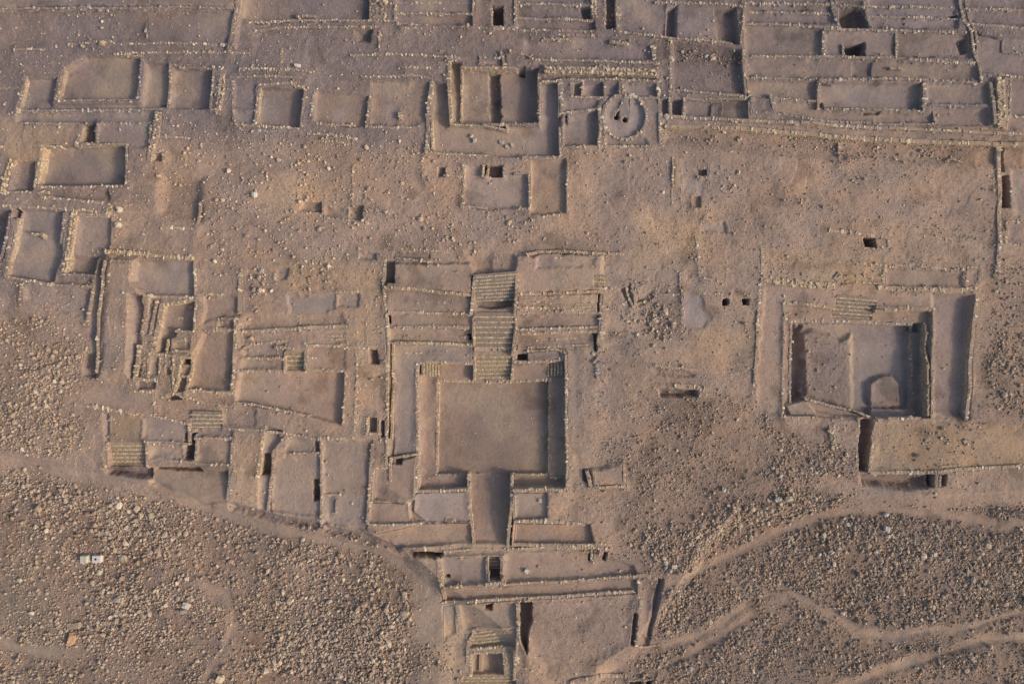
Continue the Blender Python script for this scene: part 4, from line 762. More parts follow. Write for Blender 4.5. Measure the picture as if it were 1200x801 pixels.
c.F('987,319 1034,322 1034,333 990,332', -.15, ORG*.95, .2, .5, L=.1); c.W('988,322 1034,326', 'gold', .12, rel=0, keep=.8); c.W('990,330 1034,332', 'gold', .14, rel=0, keep=.8); c.W('978,328 984,320', 'pale', .4, t=.7, part='boulder_wall', keep=.9)
c.W('917,356 940,356 977,361', 'gold', .14, L=-.1, t=.42); c.W('1025,364 1060,362 1093,362', 'gold', .14, L=-.1, t=.5); c.W('919,357 918,400 917,440 916,487', 'pale', .14, L=-.1, t=.35); c.W('1094,363 1093,400 1092,450 1091,493', 'pale', .2, L=-.1, t=.4)
c.W('926,376 960,376 1000,377 1040,379 1068,380', 'pale', .14, L=-.95, t=.42); c.W('926,377 925,430 925,474', 'pale', .14, L=-.95, t=.35); c.W('1081,380 1082,430 1082,486', 'tan', .1, L=-.95, t=.3); c.W('1067,385 1067,430 1067,480', 'grey', .1, L=-1.55, t=.4, keep=.85)
c.W('942,467 970,474 1000,481 1020,489', 'pale', .16, L=-.6, t=.35); c.W('920,489 945,489 957,489', 'pale', .2, L=-.1, t=.45); c.W('1040,490 1065,490 1078,490', 'pale', .2, L=-.2, t=.45, keep=.9)
c.S('981,345 1026,349 1024,374 978,371', 6, .0, -1.05, 'tan', L=-.1, label='flight of steps on the north side'); c.F('1010,353 1025,354 1024,362 1011,361', None, DRK, .2, None, patch=False)
c = comp('lower_enclosure', 'sloping orange enclosure with a deep dark trench on its left side below the right court', 'enclosure ruin', -.1)
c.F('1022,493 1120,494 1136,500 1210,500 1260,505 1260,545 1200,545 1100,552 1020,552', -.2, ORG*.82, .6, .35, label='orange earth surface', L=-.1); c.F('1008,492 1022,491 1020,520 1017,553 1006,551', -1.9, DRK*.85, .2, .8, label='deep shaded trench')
c.W('1028,490 1024,505 1021,530 1018,552', 'pale', .2, t=.4, st=.3); c.W('1019,554 1050,553 1080,553 1105,552 1125,549 1160,547 1200,546 1250,545', 'pale', .3, rel=0, t=.5, L=-.1); c.W('1006,490 1004,520 1003,552', 'tan', .1, keep=.7); c.W('1100,547 1125,545', 'gold', .2, keep=.5)
dig('1010,557 1088,557 1085,570 1060,572 1012,566', -1.3, .9, BRN); c.F('1089,556 1094,556 1093,570 1089,570', -2.2, DRK*.7, .15, .5); c.F('1099,556 1108,556 1107,568 1099,569', -2.0, DRK*.75, .15, .5, label='dark notch'); c.W('1097,556 1096,568', 'tan', .1, L=-.8, t=.4)
wall('short stone pier standing in the rubble below the right court', '972,497 973,510 976,524', pal='pale', rise=.3, t=.8, L=-.3, st=.32, keep=.85)
wall('two white stones and a stub on the upper right of the orange enclosure', '1130,515 1134,520', pal='pale', rise=.3, t=.6, keep=.8)
c = comp('trial_trench', 'small grey trench with pale lip west of the great platform corner', 'trench')
c.F('422,296 441,297 440,304 421,303', -.35, GRY, .12, .9); c.W('421,291 420,302', 'gold', .15, t=.3)
c = comp('trial_trench', 'little grey square trench with a shaded corner in the golden soil', 'trench')
c.F('397,344 421,344 419,359 396,358', -.3, GRY*.95, .15, .9); c.W('396,342 420,342', 'gold', .2)
c = comp('levelled_patch', 'pinkish grey excavated floor in golden soil above the staircase court', 'levelled floor')
c.F('337,346 393,346 392,362 375,370 340,368', -.25, GRY*1.0, .4, 1.)
c = comp('trial_trench', 'tiny grey box trench with pale stones, north west of the pinkish floor', 'trench')
c.F('324,315 337,314 336,328 323,328', -.3, GRY, .15, .9); c.W('323,313 323,329', 'tan', .1, keep=.7)
dig('545,295 575,297 574,322 570,325 560,318', -.4, .8, None)
soil('560,225 620,240 640,260 560,290 540,270', GRY*.9, .4, 2)

# ================================================================ loose stones
dens('-60,-60 1260,-60 1260,860 -60,860', 3.2, .6)
dens('180,150 560,165 560,300 450,310 440,340 320,345 240,330 235,240 185,220', 3.4, 1.0); dens('560,240 660,255 620,290 560,290', 4, 1.0); dens('660,180 780,180 800,290 640,290', 2.8, .75)
dens('60,60 160,80 130,50', 1.5, .9); dens('290,300 400,300 390,345 300,350 270,330', 3.5, 1.1); dens('300,160 430,160 430,190 300,190', 4.0, 1.05); dens('0,22 100,20 160,50 60,55', 1.6, 1.)
dens('-60,375 60,372 95,400 98,450 85,480 100,520 70,540 -60,525', 9.5, 1.1); dens('60,350 110,370 100,400 60,400', 4., .9)
dens('-60,548 60,556 170,575 270,605 370,625 450,645 480,660 485,801 480,900 -60,900', 8.5, 1.05); dens('30,565 120,570 210,610 200,640 120,640 60,620', 13, 1.3); dens('170,600 220,600 230,720 190,760 130,740 120,690 165,680', 12.5, 1.15); dens('400,670 480,680 480,800 380,800 300,790 330,700', 13, 1.25); dens('270,600 370,625 440,640 400,700 330,690 260,640', 10, 1.05)
dens('740,770 820,740 930,700 1010,745 1060,750 1260,720 1260,900 740,900', 10, .95); dens('770,680 830,650 920,620 960,590 1060,600 1260,600 1260,715 1150,735 1010,738 920,690 820,740 750,770', 14, 1.05); dens('800,600 880,580 920,568 1000,580 900,640 790,670 730,655 730,620', 14, 1.15)
dens('745,500 770,468 860,462 905,462 915,520 1000,530 1000,560 900,565 800,600 720,630 745,540', 8, .8); dens('895,505 975,515 1000,560 900,570', 10.5, .95); dens('640,640 760,640 740,670 690,655', 6, 1.)
dens('700,345 790,340 795,395 760,400 715,395', 3.5, 1.3); dens('758,350 798,350 798,388 765,388', 8, 1.5); dens('765,335 796,330 796,345 765,345', 8, 1.3); dens('690,425 710,415 712,440 700,445', 7, 1.3)
dens('1160,310 1260,310 1260,500 1150,480 1175,380', 7, .95); dens('1155,420 1180,400 1180,450 1150,450', 11, 1.); dens('1060,500 1150,500 1150,530 1070,545', 4, 1.15); dens('480,640 525,650 540,740 530,801 500,801', 1.0, .7); dens('485,755 530,752 540,801 480,801', 7, .9)
dens('625,705 740,700 740,750 680,785 630,785', 3.5, .7); dens('625,710 660,705 665,770 630,770', 6, .75); dens('790,52 870,60 870,75 800,70', 11, 1.2); dens('850,60 872,60 872,95 855,90', 9, 1.2); dens('710,0 724,0 723,33 711,33', 9, 1.1); dens('112,54 122,54 122,74 110,74', 16, 1.); dens('433,411 443,411 444,425 434,425', 22, .9)
dens('900,215 960,215 940,245 905,245', 3.5, .9); dens('780,155 1165,170 1165,182 780,170', 5, 1.0); dens('870,375 885,375 885,395 870,395', 8, 1.); dens('840,200 868,200 868,230 840,230', 4, 1.1)
dens('350,388 440,388 440,402 350,400', 1.5, 1.0)
dens('944,392 998,392 998,476 946,462', 5, .9, .5); dens('600,704 740,700 740,760 640,790 606,780', 3.2, .7)
dens('165,348 190,348 172,440 160,440', 6, .85); dens('175,414 215,416 214,462 180,470', 5, .8); dens('240,345 300,350 300,386 255,384', 3.5, .8); dens('262,310 300,318 300,372 280,372', 6, 1.1); dens('285,392 330,392 355,408 330,416 285,405', 4, .8)
dens('360,405 405,405 404,430 362,430', 2.5, .7); dens('275,470 365,488 360,505 300,500', 2.5, .7); dens('700,520 740,470 770,500 735,560', 5, .8)
# heaps in the rubble
for (cx, cy, rx, ry, h) in ((90, 585, 60, 18, .55), (190, 625, 40, 30, .6), (150, 700, 70, 22, .5), (440, 740, 50, 50, .5), (300, 660, 60, 25, .4), (860, 610, 70, 16, .5), (1000, 640, 90, 25, .5), (1120, 660, 80, 30, .4), (850, 690, 50, 30, .4), (30, 450, 40, 60, .4), (1100, 790, 120, 18, .4), (920, 560, 40, 14, .5)):
    x, y = naive(cx, cy); H += h*np.exp(-(((XX-x)/(rx/10.))**2+((YY-y)/(ry/10.))**2))*(1-SM)*(B < samp(B, *naive(600, 380)))
for (cx, cy, rx, ry, h) in ((250, 225, 30, 14, .35), (330, 205, 35, 12, .3), (470, 270, 40, 12, -.25), (420, 320, 30, 16, .3), (710, 220, 30, 18, -.25), (760, 290, 30, 10, .35), (900, 230, 45, 14, -.3), (1040, 215, 40, 12, .3), (1110, 245, 25, 12, -.25), (690, 470, 18, 40, .25), (755, 410, 30, 12, .3), (860, 415, 20, 30, -.25), (60, 345, 40, 12, .25)):
    x, y = naive(cx, cy); H += h*np.exp(-(((XX-x)/(rx/10.))**2+((YY-y)/(ry/10.))**2))*(1-SM)
HB = H.copy()
path('smooth dusty path following the foot of the scarp at the lower left', '-60,532 0,533 50,543 110,556 170,566 220,585 275,605 330,622 390,634 440,645 490,665', .8, .1, TANC*.8)
path('thin pale footpath cutting diagonally through the rubble, lower right', '900,690 922,690 945,703 975,718 1008,740 1050,746 1090,738 1140,735 1175,722 1215,714 1260,708', .62, .16, SND*.8)
path('broad pale track with a shaded lower bank near the bottom right corner', '960,830 990,802 1030,786 1075,771 1110,764 1150,750 1200,746 1260,740', .72, .17, SND*.85, .1)
path('wide smooth footpath along the upper edge of the right hand rubble field', '760,695 790,680 830,662 870,642 910,622 960,605 1010,596 1060,598 1110,603 1160,612 1260,616', .75, .08, TANC*.78)
path('narrow footpath climbing from the lower enclosure toward the right', '740,757 780,757 810,748 840,735 870,712 905,695 925,690', .5, .14, TANC*.8)
path('second narrow track splitting off downhill from the junction of the footpaths', '905,700 880,722 850,742 820,760 790,776 755,790', .55, .16, TANC*.75)
path('faint track running down through the lower left rubble', '205,683 240,684 265,695 273,712 272,735 262,760 250,780 235,810 230,840', .5, .06, TANC*.85)
path('faint track near the lower left corner of the rubble', '-60,755 0,752 40,762 80,765 110,772', .6, .04, SND*.75)
# fallen earth and stones along the foot of every wall
for w in WALLS:
    pp = plan(w['pts'], w['L']); sl = window(pp, 1.6); dw = linedist(pp, sl)
    amp = np.clip(.5+.9*fbm(XX[sl], YY[sl], 2.1, 161, 3), 0, 1.6)
    H[sl] += .13*amp*np.clip(1-np.abs(dw-w['t']*.5)/.75, 0, 1)**1.5
    DEN[sl] = np.maximum(DEN[sl], 9.*amp*np.clip(1-dw/1.3, 0, 1)); SZ[sl] = np.where((dw < 1.1) & (SZ[sl] > .75), np.minimum(SZ[sl], .8), SZ[sl])
# ================================================================ fine relief and final height field
rough = 1-.78*SM
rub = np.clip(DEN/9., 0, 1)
H += rough*(.06*fbm(XX, YY, 2.2, 21, 3)+.012*fbm(XX, YY, .8, 22, 3)+.013*vnoise(XX, YY, .28, 23))+.02*(1-rough)*fbm(XX, YY, 1.5, 24, 3)
led = fbm(XX, YY, 6.5, 141, 4)*3.2; fl = np.floor(led); fr = np.clip((led-fl)/.12, 0, 1); openg = (1-SM)*(1-rub*.7)
H += openg*(.06*(fl+fr-led*.55)+.07*fbm(XX, YY, 3.3, 143, 4))
H += rub*(.10*fbm(XX, YY, 1.3, 31, 3)+.03*vnoise(XX, YY, .22, 33))
H += .010*rng.normal(0, 1, H.shape)*(np.clip(rough-.3, 0, 1)+rub*.6)
CC *= (1+.10*fbm(XX, YY, 5, 41, 4))[..., None]
CC *= (1+.05*vnoise(XX, YY, .35, 43)*rough)[..., None]
mixn = np.clip(.5+.9*fbm(XX, YY, 3.2, 45, 4), 0, 1)[..., None]
CC = CC*(.9+.16*mixn)*np.where(mixn > 0, 1, 1)
CC *= (1-.16*rub)[..., None]  # soil colour darkened among rubble, painting shade into the gaps between stones
CC[..., 2] *= 1.03; CC[..., 1] *= .985
tint = fbm(XX, YY, 9, 47, 3)
tint = tint+.6*fbm(XX, YY, 2.3, 50, 3); CC[..., 0] *= 1+.05*tint; CC[..., 2] *= 1-.08*tint; CC *= (1+.06*tint)[..., None]
# straight scrape marks of trowels and brushes on the swept floors
CC *= (1+SM*.07*fbm(XX, YY, 1.1, 48, 4))[..., None]
dr = np.clip(fbm(XX, YY, 4.1, 151, 5)*3.2-.35, 0, 1)*SM*.55; CC = CC*(1-dr[..., None])+(SND*.98)*dr[..., None]
st_ = np.clip(fbm(XX, YY, 2.7, 153, 5)*4-1.2, 0, 1)*.28; CC *= (1-st_)[..., None]
cr_ = np.clip(1-np.abs(fbm(XX, YY, 3.0, 155, 3))/.012, 0, 1)*SM; H -= .03*cr_; CC *= (1-.22*cr_)[..., None]
GRAV = np.clip(  .66+.3*rub-.46*SM, .05, 1)
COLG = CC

# ---------------------------------------------------------------- ground sheet
def geo_ext(a, step, n, f): 
    out = []; s = step
    for _ in range(n): s *= f; a = a+s; out.append(a)
    return out
ex = geo_ext(GX1, .4, 22, 1.32); ey = geo_ext(GY1, .4, 22, 1.32)
gx = np.array([-v for v in ex[::-1]]+list(xs)+ex); gy = np.array([-v for v in ey[::-1]]+list(ys)+ey)
GXX, GYY = np.meshgrid(gx, gy)
out = (np.abs(GXX) > GX1) | (np.abs(GYY) > GY1)
ii = np.clip(((GXX-GX0)/RES).round().astype(int), 0, NX-1); jj = np.clip(((GYY-GY0)/RES).round().astype(int), 0, NY-1)
ZZ = H[jj, ii]
dd = np.maximum(np.abs(GXX)-GX1, np.abs(GYY)-GY1).clip(0)
k = np.clip(dd/6, 0, 1)
ZZ = np.where(out, ZZ*(1-k)+(np.clip(GYY, -60, 400)*.03+.6*fbm(GXX, GYY, 30, 71, 4))*k, ZZ)
V = np.stack([GXX, GYY, ZZ], -1).reshape(-1, 3)
nx, ny = len(gx), len(gy)
idx = np.arange(nx*ny).reshape(ny, nx)
Fq = np.stack([idx[:-1, :-1], idx[:-1, 1:], idx[1:, 1:], idx[1:, :-1]], -1).reshape(-1, 4)
far = TANC*.5+DRK*.5; farc = far*(1+.18*fbm(GXX, GYY, 22, 171, 5)+.1*fbm(GXX, GYY, 5, 172, 3))[..., None]
kc = (np.clip(dd/3., 0, 1)*out)[..., None]
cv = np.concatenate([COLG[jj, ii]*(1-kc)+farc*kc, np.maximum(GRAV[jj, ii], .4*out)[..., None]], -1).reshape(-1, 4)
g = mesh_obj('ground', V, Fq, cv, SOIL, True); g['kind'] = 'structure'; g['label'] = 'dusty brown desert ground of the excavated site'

def patch_mesh(name, pp, parent, up=.012, dmax=None, line=False, w=0):
    sl = window(pp, w+.1)
    d = linedist(pp, sl)-w+.25*vnoise(XX[sl], YY[sl], 2, 61) if line else sdf(pp, sl)
    m = d < 0
    mc = m[:-1, :-1] & m[1:, :-1] & m[:-1, 1:] & m[1:, 1:]
    if mc.sum() < 2: return None
    h, w_ = m.shape; id_ = np.arange(h*w_).reshape(h, w_)
    q = np.stack([id_[:-1, :-1], id_[:-1, 1:], id_[1:, 1:], id_[1:, :-1]], -1)[mc]
    used, inv = np.unique(q, return_inverse=True); q = inv.reshape(q.shape)
    Z = (H[sl]+up).ravel()[used]
    V = np.stack([XX[sl].ravel()[used], YY[sl].ravel()[used], Z], -1)
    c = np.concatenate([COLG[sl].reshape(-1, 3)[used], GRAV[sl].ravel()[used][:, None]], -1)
    o = mesh_obj(name, V, q, c, SOIL, True)
    return o
LIFT = {}
def reorigin(o, x, y, z):
    from mathutils import Matrix
    me = o.data; n = len(me.vertices); a = np.empty(n*3, np.float32); me.vertices.foreach_get('co', a)
    a = a.reshape(-1, 3)-np.array([x, y, z], np.float32); me.vertices.foreach_set('co', a.ravel()); me.update()
def root_for(c):
    if c.root is None:
        pts = []
        for f in FLOORS:
            if f[0] is c: pts += f[2]
        for w in WALLS:
            if w['c'] is c: pts += plan(w['pts'], w['L'])
        for s in STAIRS:
            if s[0] is c: pts += s[1]
        a = np.array(pts); x, y = a.mean(0)
        e = bpy.data.objects.new(c.name, None); COL.objects.link(e); e.empty_display_size = .5
        e.location = (float(x), float(y), float(samp(H, x, y)))
        c.root = e; c.n = 0
        e['label'] = c.label; e['category'] = c.cat
        if c.group: e['group'] = c.group
    return c.root
def attach(o, c, label=None):
    r = root_for(c); x, y, z = r.location
    reorigin(o, x, y, z); o.parent = r
    if label: o['label'] = label

cnt = {}
for (c, part, pp, label) in FLOORS:
    n = cnt.get(id(c), 0); cnt[id(c)] = n+1
    o = patch_mesh(part, pp, None, .008+.004*n)
    if o is not None: attach(o, c, label)
for (pp, w, label) in PATHS:
    o = patch_mesh('footpath', pp, None, .01, line=True, w=w)
    o['kind'] = 'structure'; o['label'] = label

# ---------------------------------------------------------------- walls
def resample(pp, step):
    pts = np.array(pp); seg = np.linalg.norm(np.diff(pts, axis=0), axis=1); s = np.concatenate([[0], np.cumsum(seg)])
    n = max(2, int(round(s[-1]/step))+1); t = np.linspace(0, s[-1], n)
    p = np.stack([np.interp(t, s, pts[:, 0]), np.interp(t, s, pts[:, 1])], -1)
    d = np.gradient(p, axis=0); d /= np.linalg.norm(d, axis=1, keepdims=True)+1e-9
    return p, d, s[-1]
def gstat(p, nrm, r):
    a = [samp(H, p[:, 0]+nrm[:, 0]*q, p[:, 1]+nrm[:, 1]*q) for q in (-r, -r*.6, 0, r*.6, r)]
    return np.stack(a)
def build_wall(w):
    c = w['c']; pp = plan(w['pts'], w['L'])
    t = w['t']*.85; st = w['st']*.98; w['rise'] = w['rise']*.35-.01
    p, d, ln = resample(pp, st)
    nrm = np.stack([-d[:, 1], d[:, 0]], -1)
    ws = rng.integers(1000)
    off = w['wob']*1.6*vnoise(np.arange(len(p))*1., np.full(len(p), float(ws)), 7., 13)
    p = p+nrm*off[:, None]
    G = gstat(p, nrm, t/2+.35)
    gmax, gmin = G.max(0), G.min(0)
    if w['rel'] is not None: top = gmax+w['rel']
    else: top = np.maximum(gmax, samp(B, p[:, 0], p[:, 1])+w['L'])
    k = np.ones(7)/7.
    if len(top) > 8:
        tp = np.pad(top, 3, mode='edge'); top = np.convolve(tp, k, 'valid'); gm = np.convolve(np.pad(gmin, 3, mode='edge'), k, 'valid'); gmin = np.minimum(gm, gmin+.05)
    top = top+w['rise']+.05*vnoise(np.arange(len(p))*st, np.full(len(p), ws*1.3), 2.5, 19)
    bot = np.minimum(gmin-.12, top-w['minh'])
    n = len(p)
    # mud core
    pres = np.ones(n, bool)
    if w['keep'] < 1:
        q = vnoise(np.arange(n)*st, np.full(n, ws*.7), 1.1, 29)*.5+.5+rng.uniform(-.18, .18, n)
        pres = q < np.quantile(q, w['keep'])
    ct = top-.02-(~pres)*.05+rng.normal(0, .012, n); hw = t/2-.02
    L_ = p-nrm*hw; R_ = p+nrm*hw
    V = np.concatenate([np.c_[L_, bot], np.c_[L_, ct], np.c_[R_, ct], np.c_[R_, bot]]); F = []
    for i in range(n-1):
        for a, b_ in ((0, 1), (1, 2), (2, 3)): F.append((a*n+i, a*n+i+1, b_*n+i+1, b_*n+i))
    F.append((0, n, 2*n, 3*n)); F.append((n-1, 4*n-1, 3*n-1, 2*n-1))
    pal = w['pal']
    base = np.array({'pale': (.30,.235,.175), 'tan': (.30,.23,.165), 'gold': (.36,.27,.17), 'grey': (.26,.215,.18), 'dark': (.2,.16,.135)}[pal])
    gl = samp(CC, p[:, 0], p[:, 1])
    cb = (gl*.72+base*.28)*(1.06 if pal in ('gold', 'pale', 'tan') else 1.)
    cvs = [np.c_[np.tile(cb, (4, 1)), np.ones(4*n)]]; Vs = [V]; Fs = [np.array(F)]; nv = 4*n
    yaw0 = np.arctan2(d[:, 1], d[:, 0])
    # top course: one cap stone across the wall per step
    def add(cen, half, yaw, cols, tilt, jit=.16):
        nonlocal nv
        if not len(cen): return
        v, f, cc = batch(C26, F26, cen, half, yaw, cols, jit, tilt)
        Vs.append(v); Fs.append(f+nv); cvs.append(cc); nv += len(v)
    rows = max(1, int(round(t/.42)))
    for r in range(rows):
        o_ = (r-(rows-1)/2.)*(t/rows)
        m = (pres & (rng.uniform(0, 1, n) < .80+.28*vnoise(np.arange(n)*st, np.full(n, ws*2.1), 3.0, 37))) if rows == 1 else (rng.uniform(0, 1, n) < w['keep']*.9)
        idx_ = np.where(m)[0]; kN = len(idx_)
        if kN == 0: continue
        hl = st*.5*np.clip(rng.lognormal(-.33, .36, kN), .3, 1.5); hwid = (t/rows)*.5*np.clip(rng.lognormal(-.2, .36, kN), .4, 1.7); hh = rng.uniform(.08, .16, kN)
        cc = p[idx_]+nrm[idx_]*(o_+rng.normal(0, .055, kN))[:, None]+d[idx_]*rng.normal(0, .06, kN)[:, None]
        cen = np.c_[cc, top[idx_]-hh+.045+rng.uniform(-.10, .045, kN)+(.12*(1-abs(o_)/(t/2+.01)) if rows > 1 else 0)]
        add(cen, np.c_[hl, hwid, hh], yaw0[idx_]+rng.normal(0, .3 if rows == 1 else .7, kN), palette(pal, kN)*.80+gl[idx_]*.18, .2)
    # face courses on the side(s) where the ground is lower
    for sgn, gi in ((-1, G[0]), (1, G[4])):
        H_ = top-np.minimum(gi, G[1 if sgn < 0 else 3])-.22
        nc = np.clip(np.ceil(H_/.24), 0, 12).astype(int)
        for k_ in range(int(nc.max()) if len(nc) else 0):
            idx_ = np.where((nc > k_) & pres)[0]
            if not len(idx_): continue
            kN = len(idx_); sh = (k_ % 2)*.5*st
            cc = p[idx_]+d[idx_]*sh+nrm[idx_]*(sgn*(t/2-.075))
            cen = np.c_[cc, top[idx_]-.30-.24*k_+rng.uniform(-.02, .02, kN)]
            add(cen, np.c_[st*.5*rng.uniform(.7, 1., kN), rng.uniform(.07, .12, kN), rng.uniform(.095, .13, kN)], yaw0[idx_], palette(pal if pal != 'pale' else 'tan', kN)*.6+gl[idx_]*.42, .06)
    o = mesh_obj(w['part'] if not getattr(c, 'single', False) else c.name, np.concatenate(Vs), np.concatenate(Fs), np.concatenate(cvs), STONE, False)
    x, y = p[n//2]; z = float(bot.min())
    if getattr(c, 'single', False):
        reorigin(o, x, y, z); o.location = (x, y, z); o['label'] = c.label; o['category'] = c.cat
        if c.group: o['group'] = c.group
    else: attach(o, c, w['label'])
for w in WALLS: build_wall(w)

# ---------------------------------------------------------------- staircases
def lerp(a, b, t): return (a[0]+(b[0]-a[0])*t, a[1]+(b[1]-a[1])*t)
for (c, q, n, z0, z1, pal, label) in STAIRS:
    x, y = np.mean(q, axis=0); r = root_for(c); rx, ry, rz = r.location
    bz = float(samp(B, x, y))
    alone = c.cat == 'stairs'
    st = None
    if not alone or True:
        # the flank body under the treads carries the flight
        pass
    body = None
    for i in range(n):
        t0, t1 = i/n, (i+1)/n
        A, Bq = lerp(q[0], q[3], t0), lerp(q[1], q[2], t0); D, Cq = lerp(q[0], q[3], t1), lerp(q[1], q[2], t1)
        f = i/max(1, n-1) if z0 > z1 else (i+1)/n
        zt = bz+z0+(z1-z0)*(i/n); 
        if z1 > z0: zt = bz+z0+(z1-z0)*((i+1)/n)
        zb = bz+min(z0, z1)-.5
        m = 14; Vt = []
        P4 = [A, Bq, Cq, D]
        rows = []
        for u in range(m+1):
            a_ = lerp(A, Bq, u/m); b_ = lerp(D, Cq, u/m)
            j1, j2 = rng.uniform(-.035, .03, 2)
            rows.append((a_[0], a_[1], zb)); rows.append((a_[0], a_[1], zt+j1)); rows.append((b_[0], b_[1], zt+j2-.015)); rows.append((b_[0], b_[1], zb))
        V = np.array(rows); F = []
        for u in range(m):
            o_ = u*4
            for a_ in range(3): F.append((o_+a_, o_+a_+1, o_+4+a_+1, o_+4+a_))
        F.append((0, 3, 2, 1)); F.append((m*4, m*4+1, m*4+2, m*4+3))
        base = {'gold': (.30,.22,.145), 'tan': (.25,.19,.145), 'grey': (.24,.19,.155)}[pal]  # tread colour darkened against bright risers, painting in sunlit step edges
        cv = np.c_[np.tile(np.array(base)*rng.uniform(.92, 1.05), (len(V), 1)), np.ones(len(V))]
        Vs, Fs, cvs = [V], [np.array(F)], [cv]; nv = len(V)
        # row of riser stones on the lower edge
        lo0, lo1 = (D, Cq) if z1 < z0 else (A, Bq)
        p, d, ln = resample([lo0, lo1], .24); kN = len(p)
        drop = abs(z1-z0)/n
        inn = np.array(lerp(A, D, .5))-np.array(lo0); inn = inn/(np.linalg.norm(inn)+1e-9)
        cen = np.c_[p+inn*.07, np.full(kN, zt-drop*.5+.02)+rng.uniform(-.02, .03, kN)]
        v, f_, cc = batch(C26, F26, cen, np.c_[.12*rng.uniform(.95, 1.12, kN), rng.uniform(.06, .12, kN), np.full(kN, max(.08, drop*.55))*rng.uniform(.75, 1.08, kN)], np.arctan2(d[:, 1], d[:, 0])+rng.normal(0, .12, kN), (palette('tan', kN)*.45+np.array(PAL['tan'][0])*.45), .2, .12)
        Vs.append(v); Fs.append(f_+nv); cvs.append(cc)
        if i == 0:
            e = mesh_obj('staircase', np.concatenate(Vs)[:0] if False else np.array([(A[0], A[1], zb), (Bq[0], Bq[1], zb), (q[2][0], q[2][1], zb), (q[3][0], q[3][1], zb), (A[0], A[1], zb+.1), (Bq[0], Bq[1], zb+.1), (q[2][0], q[2][1], zb+.1), (q[3][0], q[3][1], zb+.1)]), [(0, 3, 2, 1), (4, 5, 6, 7), (0, 1, 5, 4), (1, 2, 6, 5), (2, 3, 7, 6), (3, 0, 4, 7)], np.tile((.3, .23, .17, 1.), (8, 1)), STONE, False)
            attach(e, c, label)
        o = mesh_obj('step', np.concatenate(Vs), np.concatenate(Fs), np.concatenate(cvs), STONE, False)
        reorigin(o, rx, ry, rz); o.parent = e

# ---------------------------------------------------------------- loose stones
NR = 1600000
rx_ = rng.uniform(-63, 63, NR); ry_ = rng.uniform(-43, 43, NR)
dn = samp(DEN, rx_, ry_)*np.clip(.75+.9*fbm(rx_, ry_, 2.6, 81, 3), .1, 2)*(1-samp(SM, rx_, ry_)*.8)
keep = rng.uniform(0, 1, NR) < dn*(126*86)/NR*1.0*(1+1.9*np.clip(dn/12, 0, 1))
rx_, ry_ = rx_[keep], ry_[keep]; n = len(rx_)
sz = samp(SZ, rx_, ry_)*np.clip(rng.lognormal(-2.47, .47, n), .05, .36)
# keep walls and stairs clear is unnecessary: stones lean on them
gz = samp(H, rx_, ry_)
colr = np.array([(.48,.40,.32), (.40,.33,.26), (.58,.51,.42), (.29,.24,.20), (.40,.30,.22), (.34,.27,.23), (.60,.53,.45)])
ci = rng.choice(7, n, p=[.22, .22, .13, .16, .12, .12, .03])
cols = colr[ci]*(1+rng.uniform(-.15, .15, (n, 1)))
gcol = samp(CC, rx_, ry_); cols = (cols*.66+gcol*.34)*np.array([1.0, .95, .89])*(1.28-.28*np.clip(samp(DEN, rx_, ry_)/7, 0, 1))[:, None]
half = np.c_[sz*rng.uniform(.8, 1.25, n), sz*rng.uniform(.65, 1.1, n), sz*rng.uniform(.6, 1.05, n)]
cen = np.c_[rx_, ry_, gz+half[:, 2]*rng.uniform(.2, .85, n)]; yaw = rng.uniform(0, 6.28, n)
inview = (np.abs(rx_) < 59) & (np.abs(ry_) < 39)
order = np.argsort(-sz*inview); big = order[:270]; rest = order[270:]
v, f, cc = batch(ICO, FICO, cen[rest], half[rest], yaw[rest], cols[rest], .34, .5)
o = mesh_obj('rubble', v, f, cc, STONE, False); o['kind'] = 'stuff'; o['category'] = 'rubble'; o['label'] = 'countless small loose stones scattered over the ground and heaped in rubble fields'
print('rocks', n)
REG = [
 (lambda x, y: 745 < x < 800 and 325 < y < 395, 'fallen stone lying in the tumble beside the tilted ruined rooms', 'fallen stones by the ruined rooms'),
 (lambda x, y: x < 110 and y < 545, 'rounded stone in the rubble field at the left edge below the slate room', 'larger stones in the left edge rubble'),
 (lambda x, y: x < 250 and y < 690 and y > 545, 'rounded stone in the rubble under the broad tan steps, lower left', 'larger stones in the lower left rubble'),
 (lambda x, y: x < 260 and y >= 690, 'rounded stone in the rubble near the bottom left corner, left of the faint track', 'larger stones in the bottom left rubble'),
 (lambda x, y: 250 <= x < 530 and y > 590, 'angular stone in the rubble slope left of the lower front terraces', 'larger stones left of the lower terraces'),
 (lambda x, y: x > 700 and 560 < y < 600+0*x, 'stone in the rubble above the wide smooth footpath on the right', 'larger stones above the right footpath'),
 (lambda x, y: x > 700 and 600 <= y < 740, 'stone in the dense rubble field between the two right hand footpaths', 'larger stones in the right rubble field'),
 (lambda x, y: x > 700 and y >= 740, 'stone in the rubble of the bottom right corner below the footpaths', 'larger stones in the bottom right rubble'),
 (lambda x, y: x > 700 and 400 < y <= 560, 'stone on the rubble slope around the right sunken court', 'larger stones around the right court'),
 (lambda x, y: x < 300 and y < 400, 'stone lying among the upper left room ruins', 'larger stones among the upper left rooms'),
 (lambda x, y: x < 700 and y < 400 and y > 150, 'stone in the boulder scatter between the stepped temple and the great platform', 'larger stones in the middle scatter'),
 (lambda x, y: y <= 150, 'stone lying among the upper terraces', 'larger stones on the upper terraces'),
 (lambda x, y: x >= 700 and y <= 400, 'stone on the open ground above the right sunken court', 'larger stones on the right open ground'),
 (lambda x, y: True, 'stone lying around the great platform and its court', 'larger stones around the great platform')]
def tonew(c):
    l = c.mean()
    return 'pale ' if l > .40 else ('dark ' if l < .29 else 'brown ')
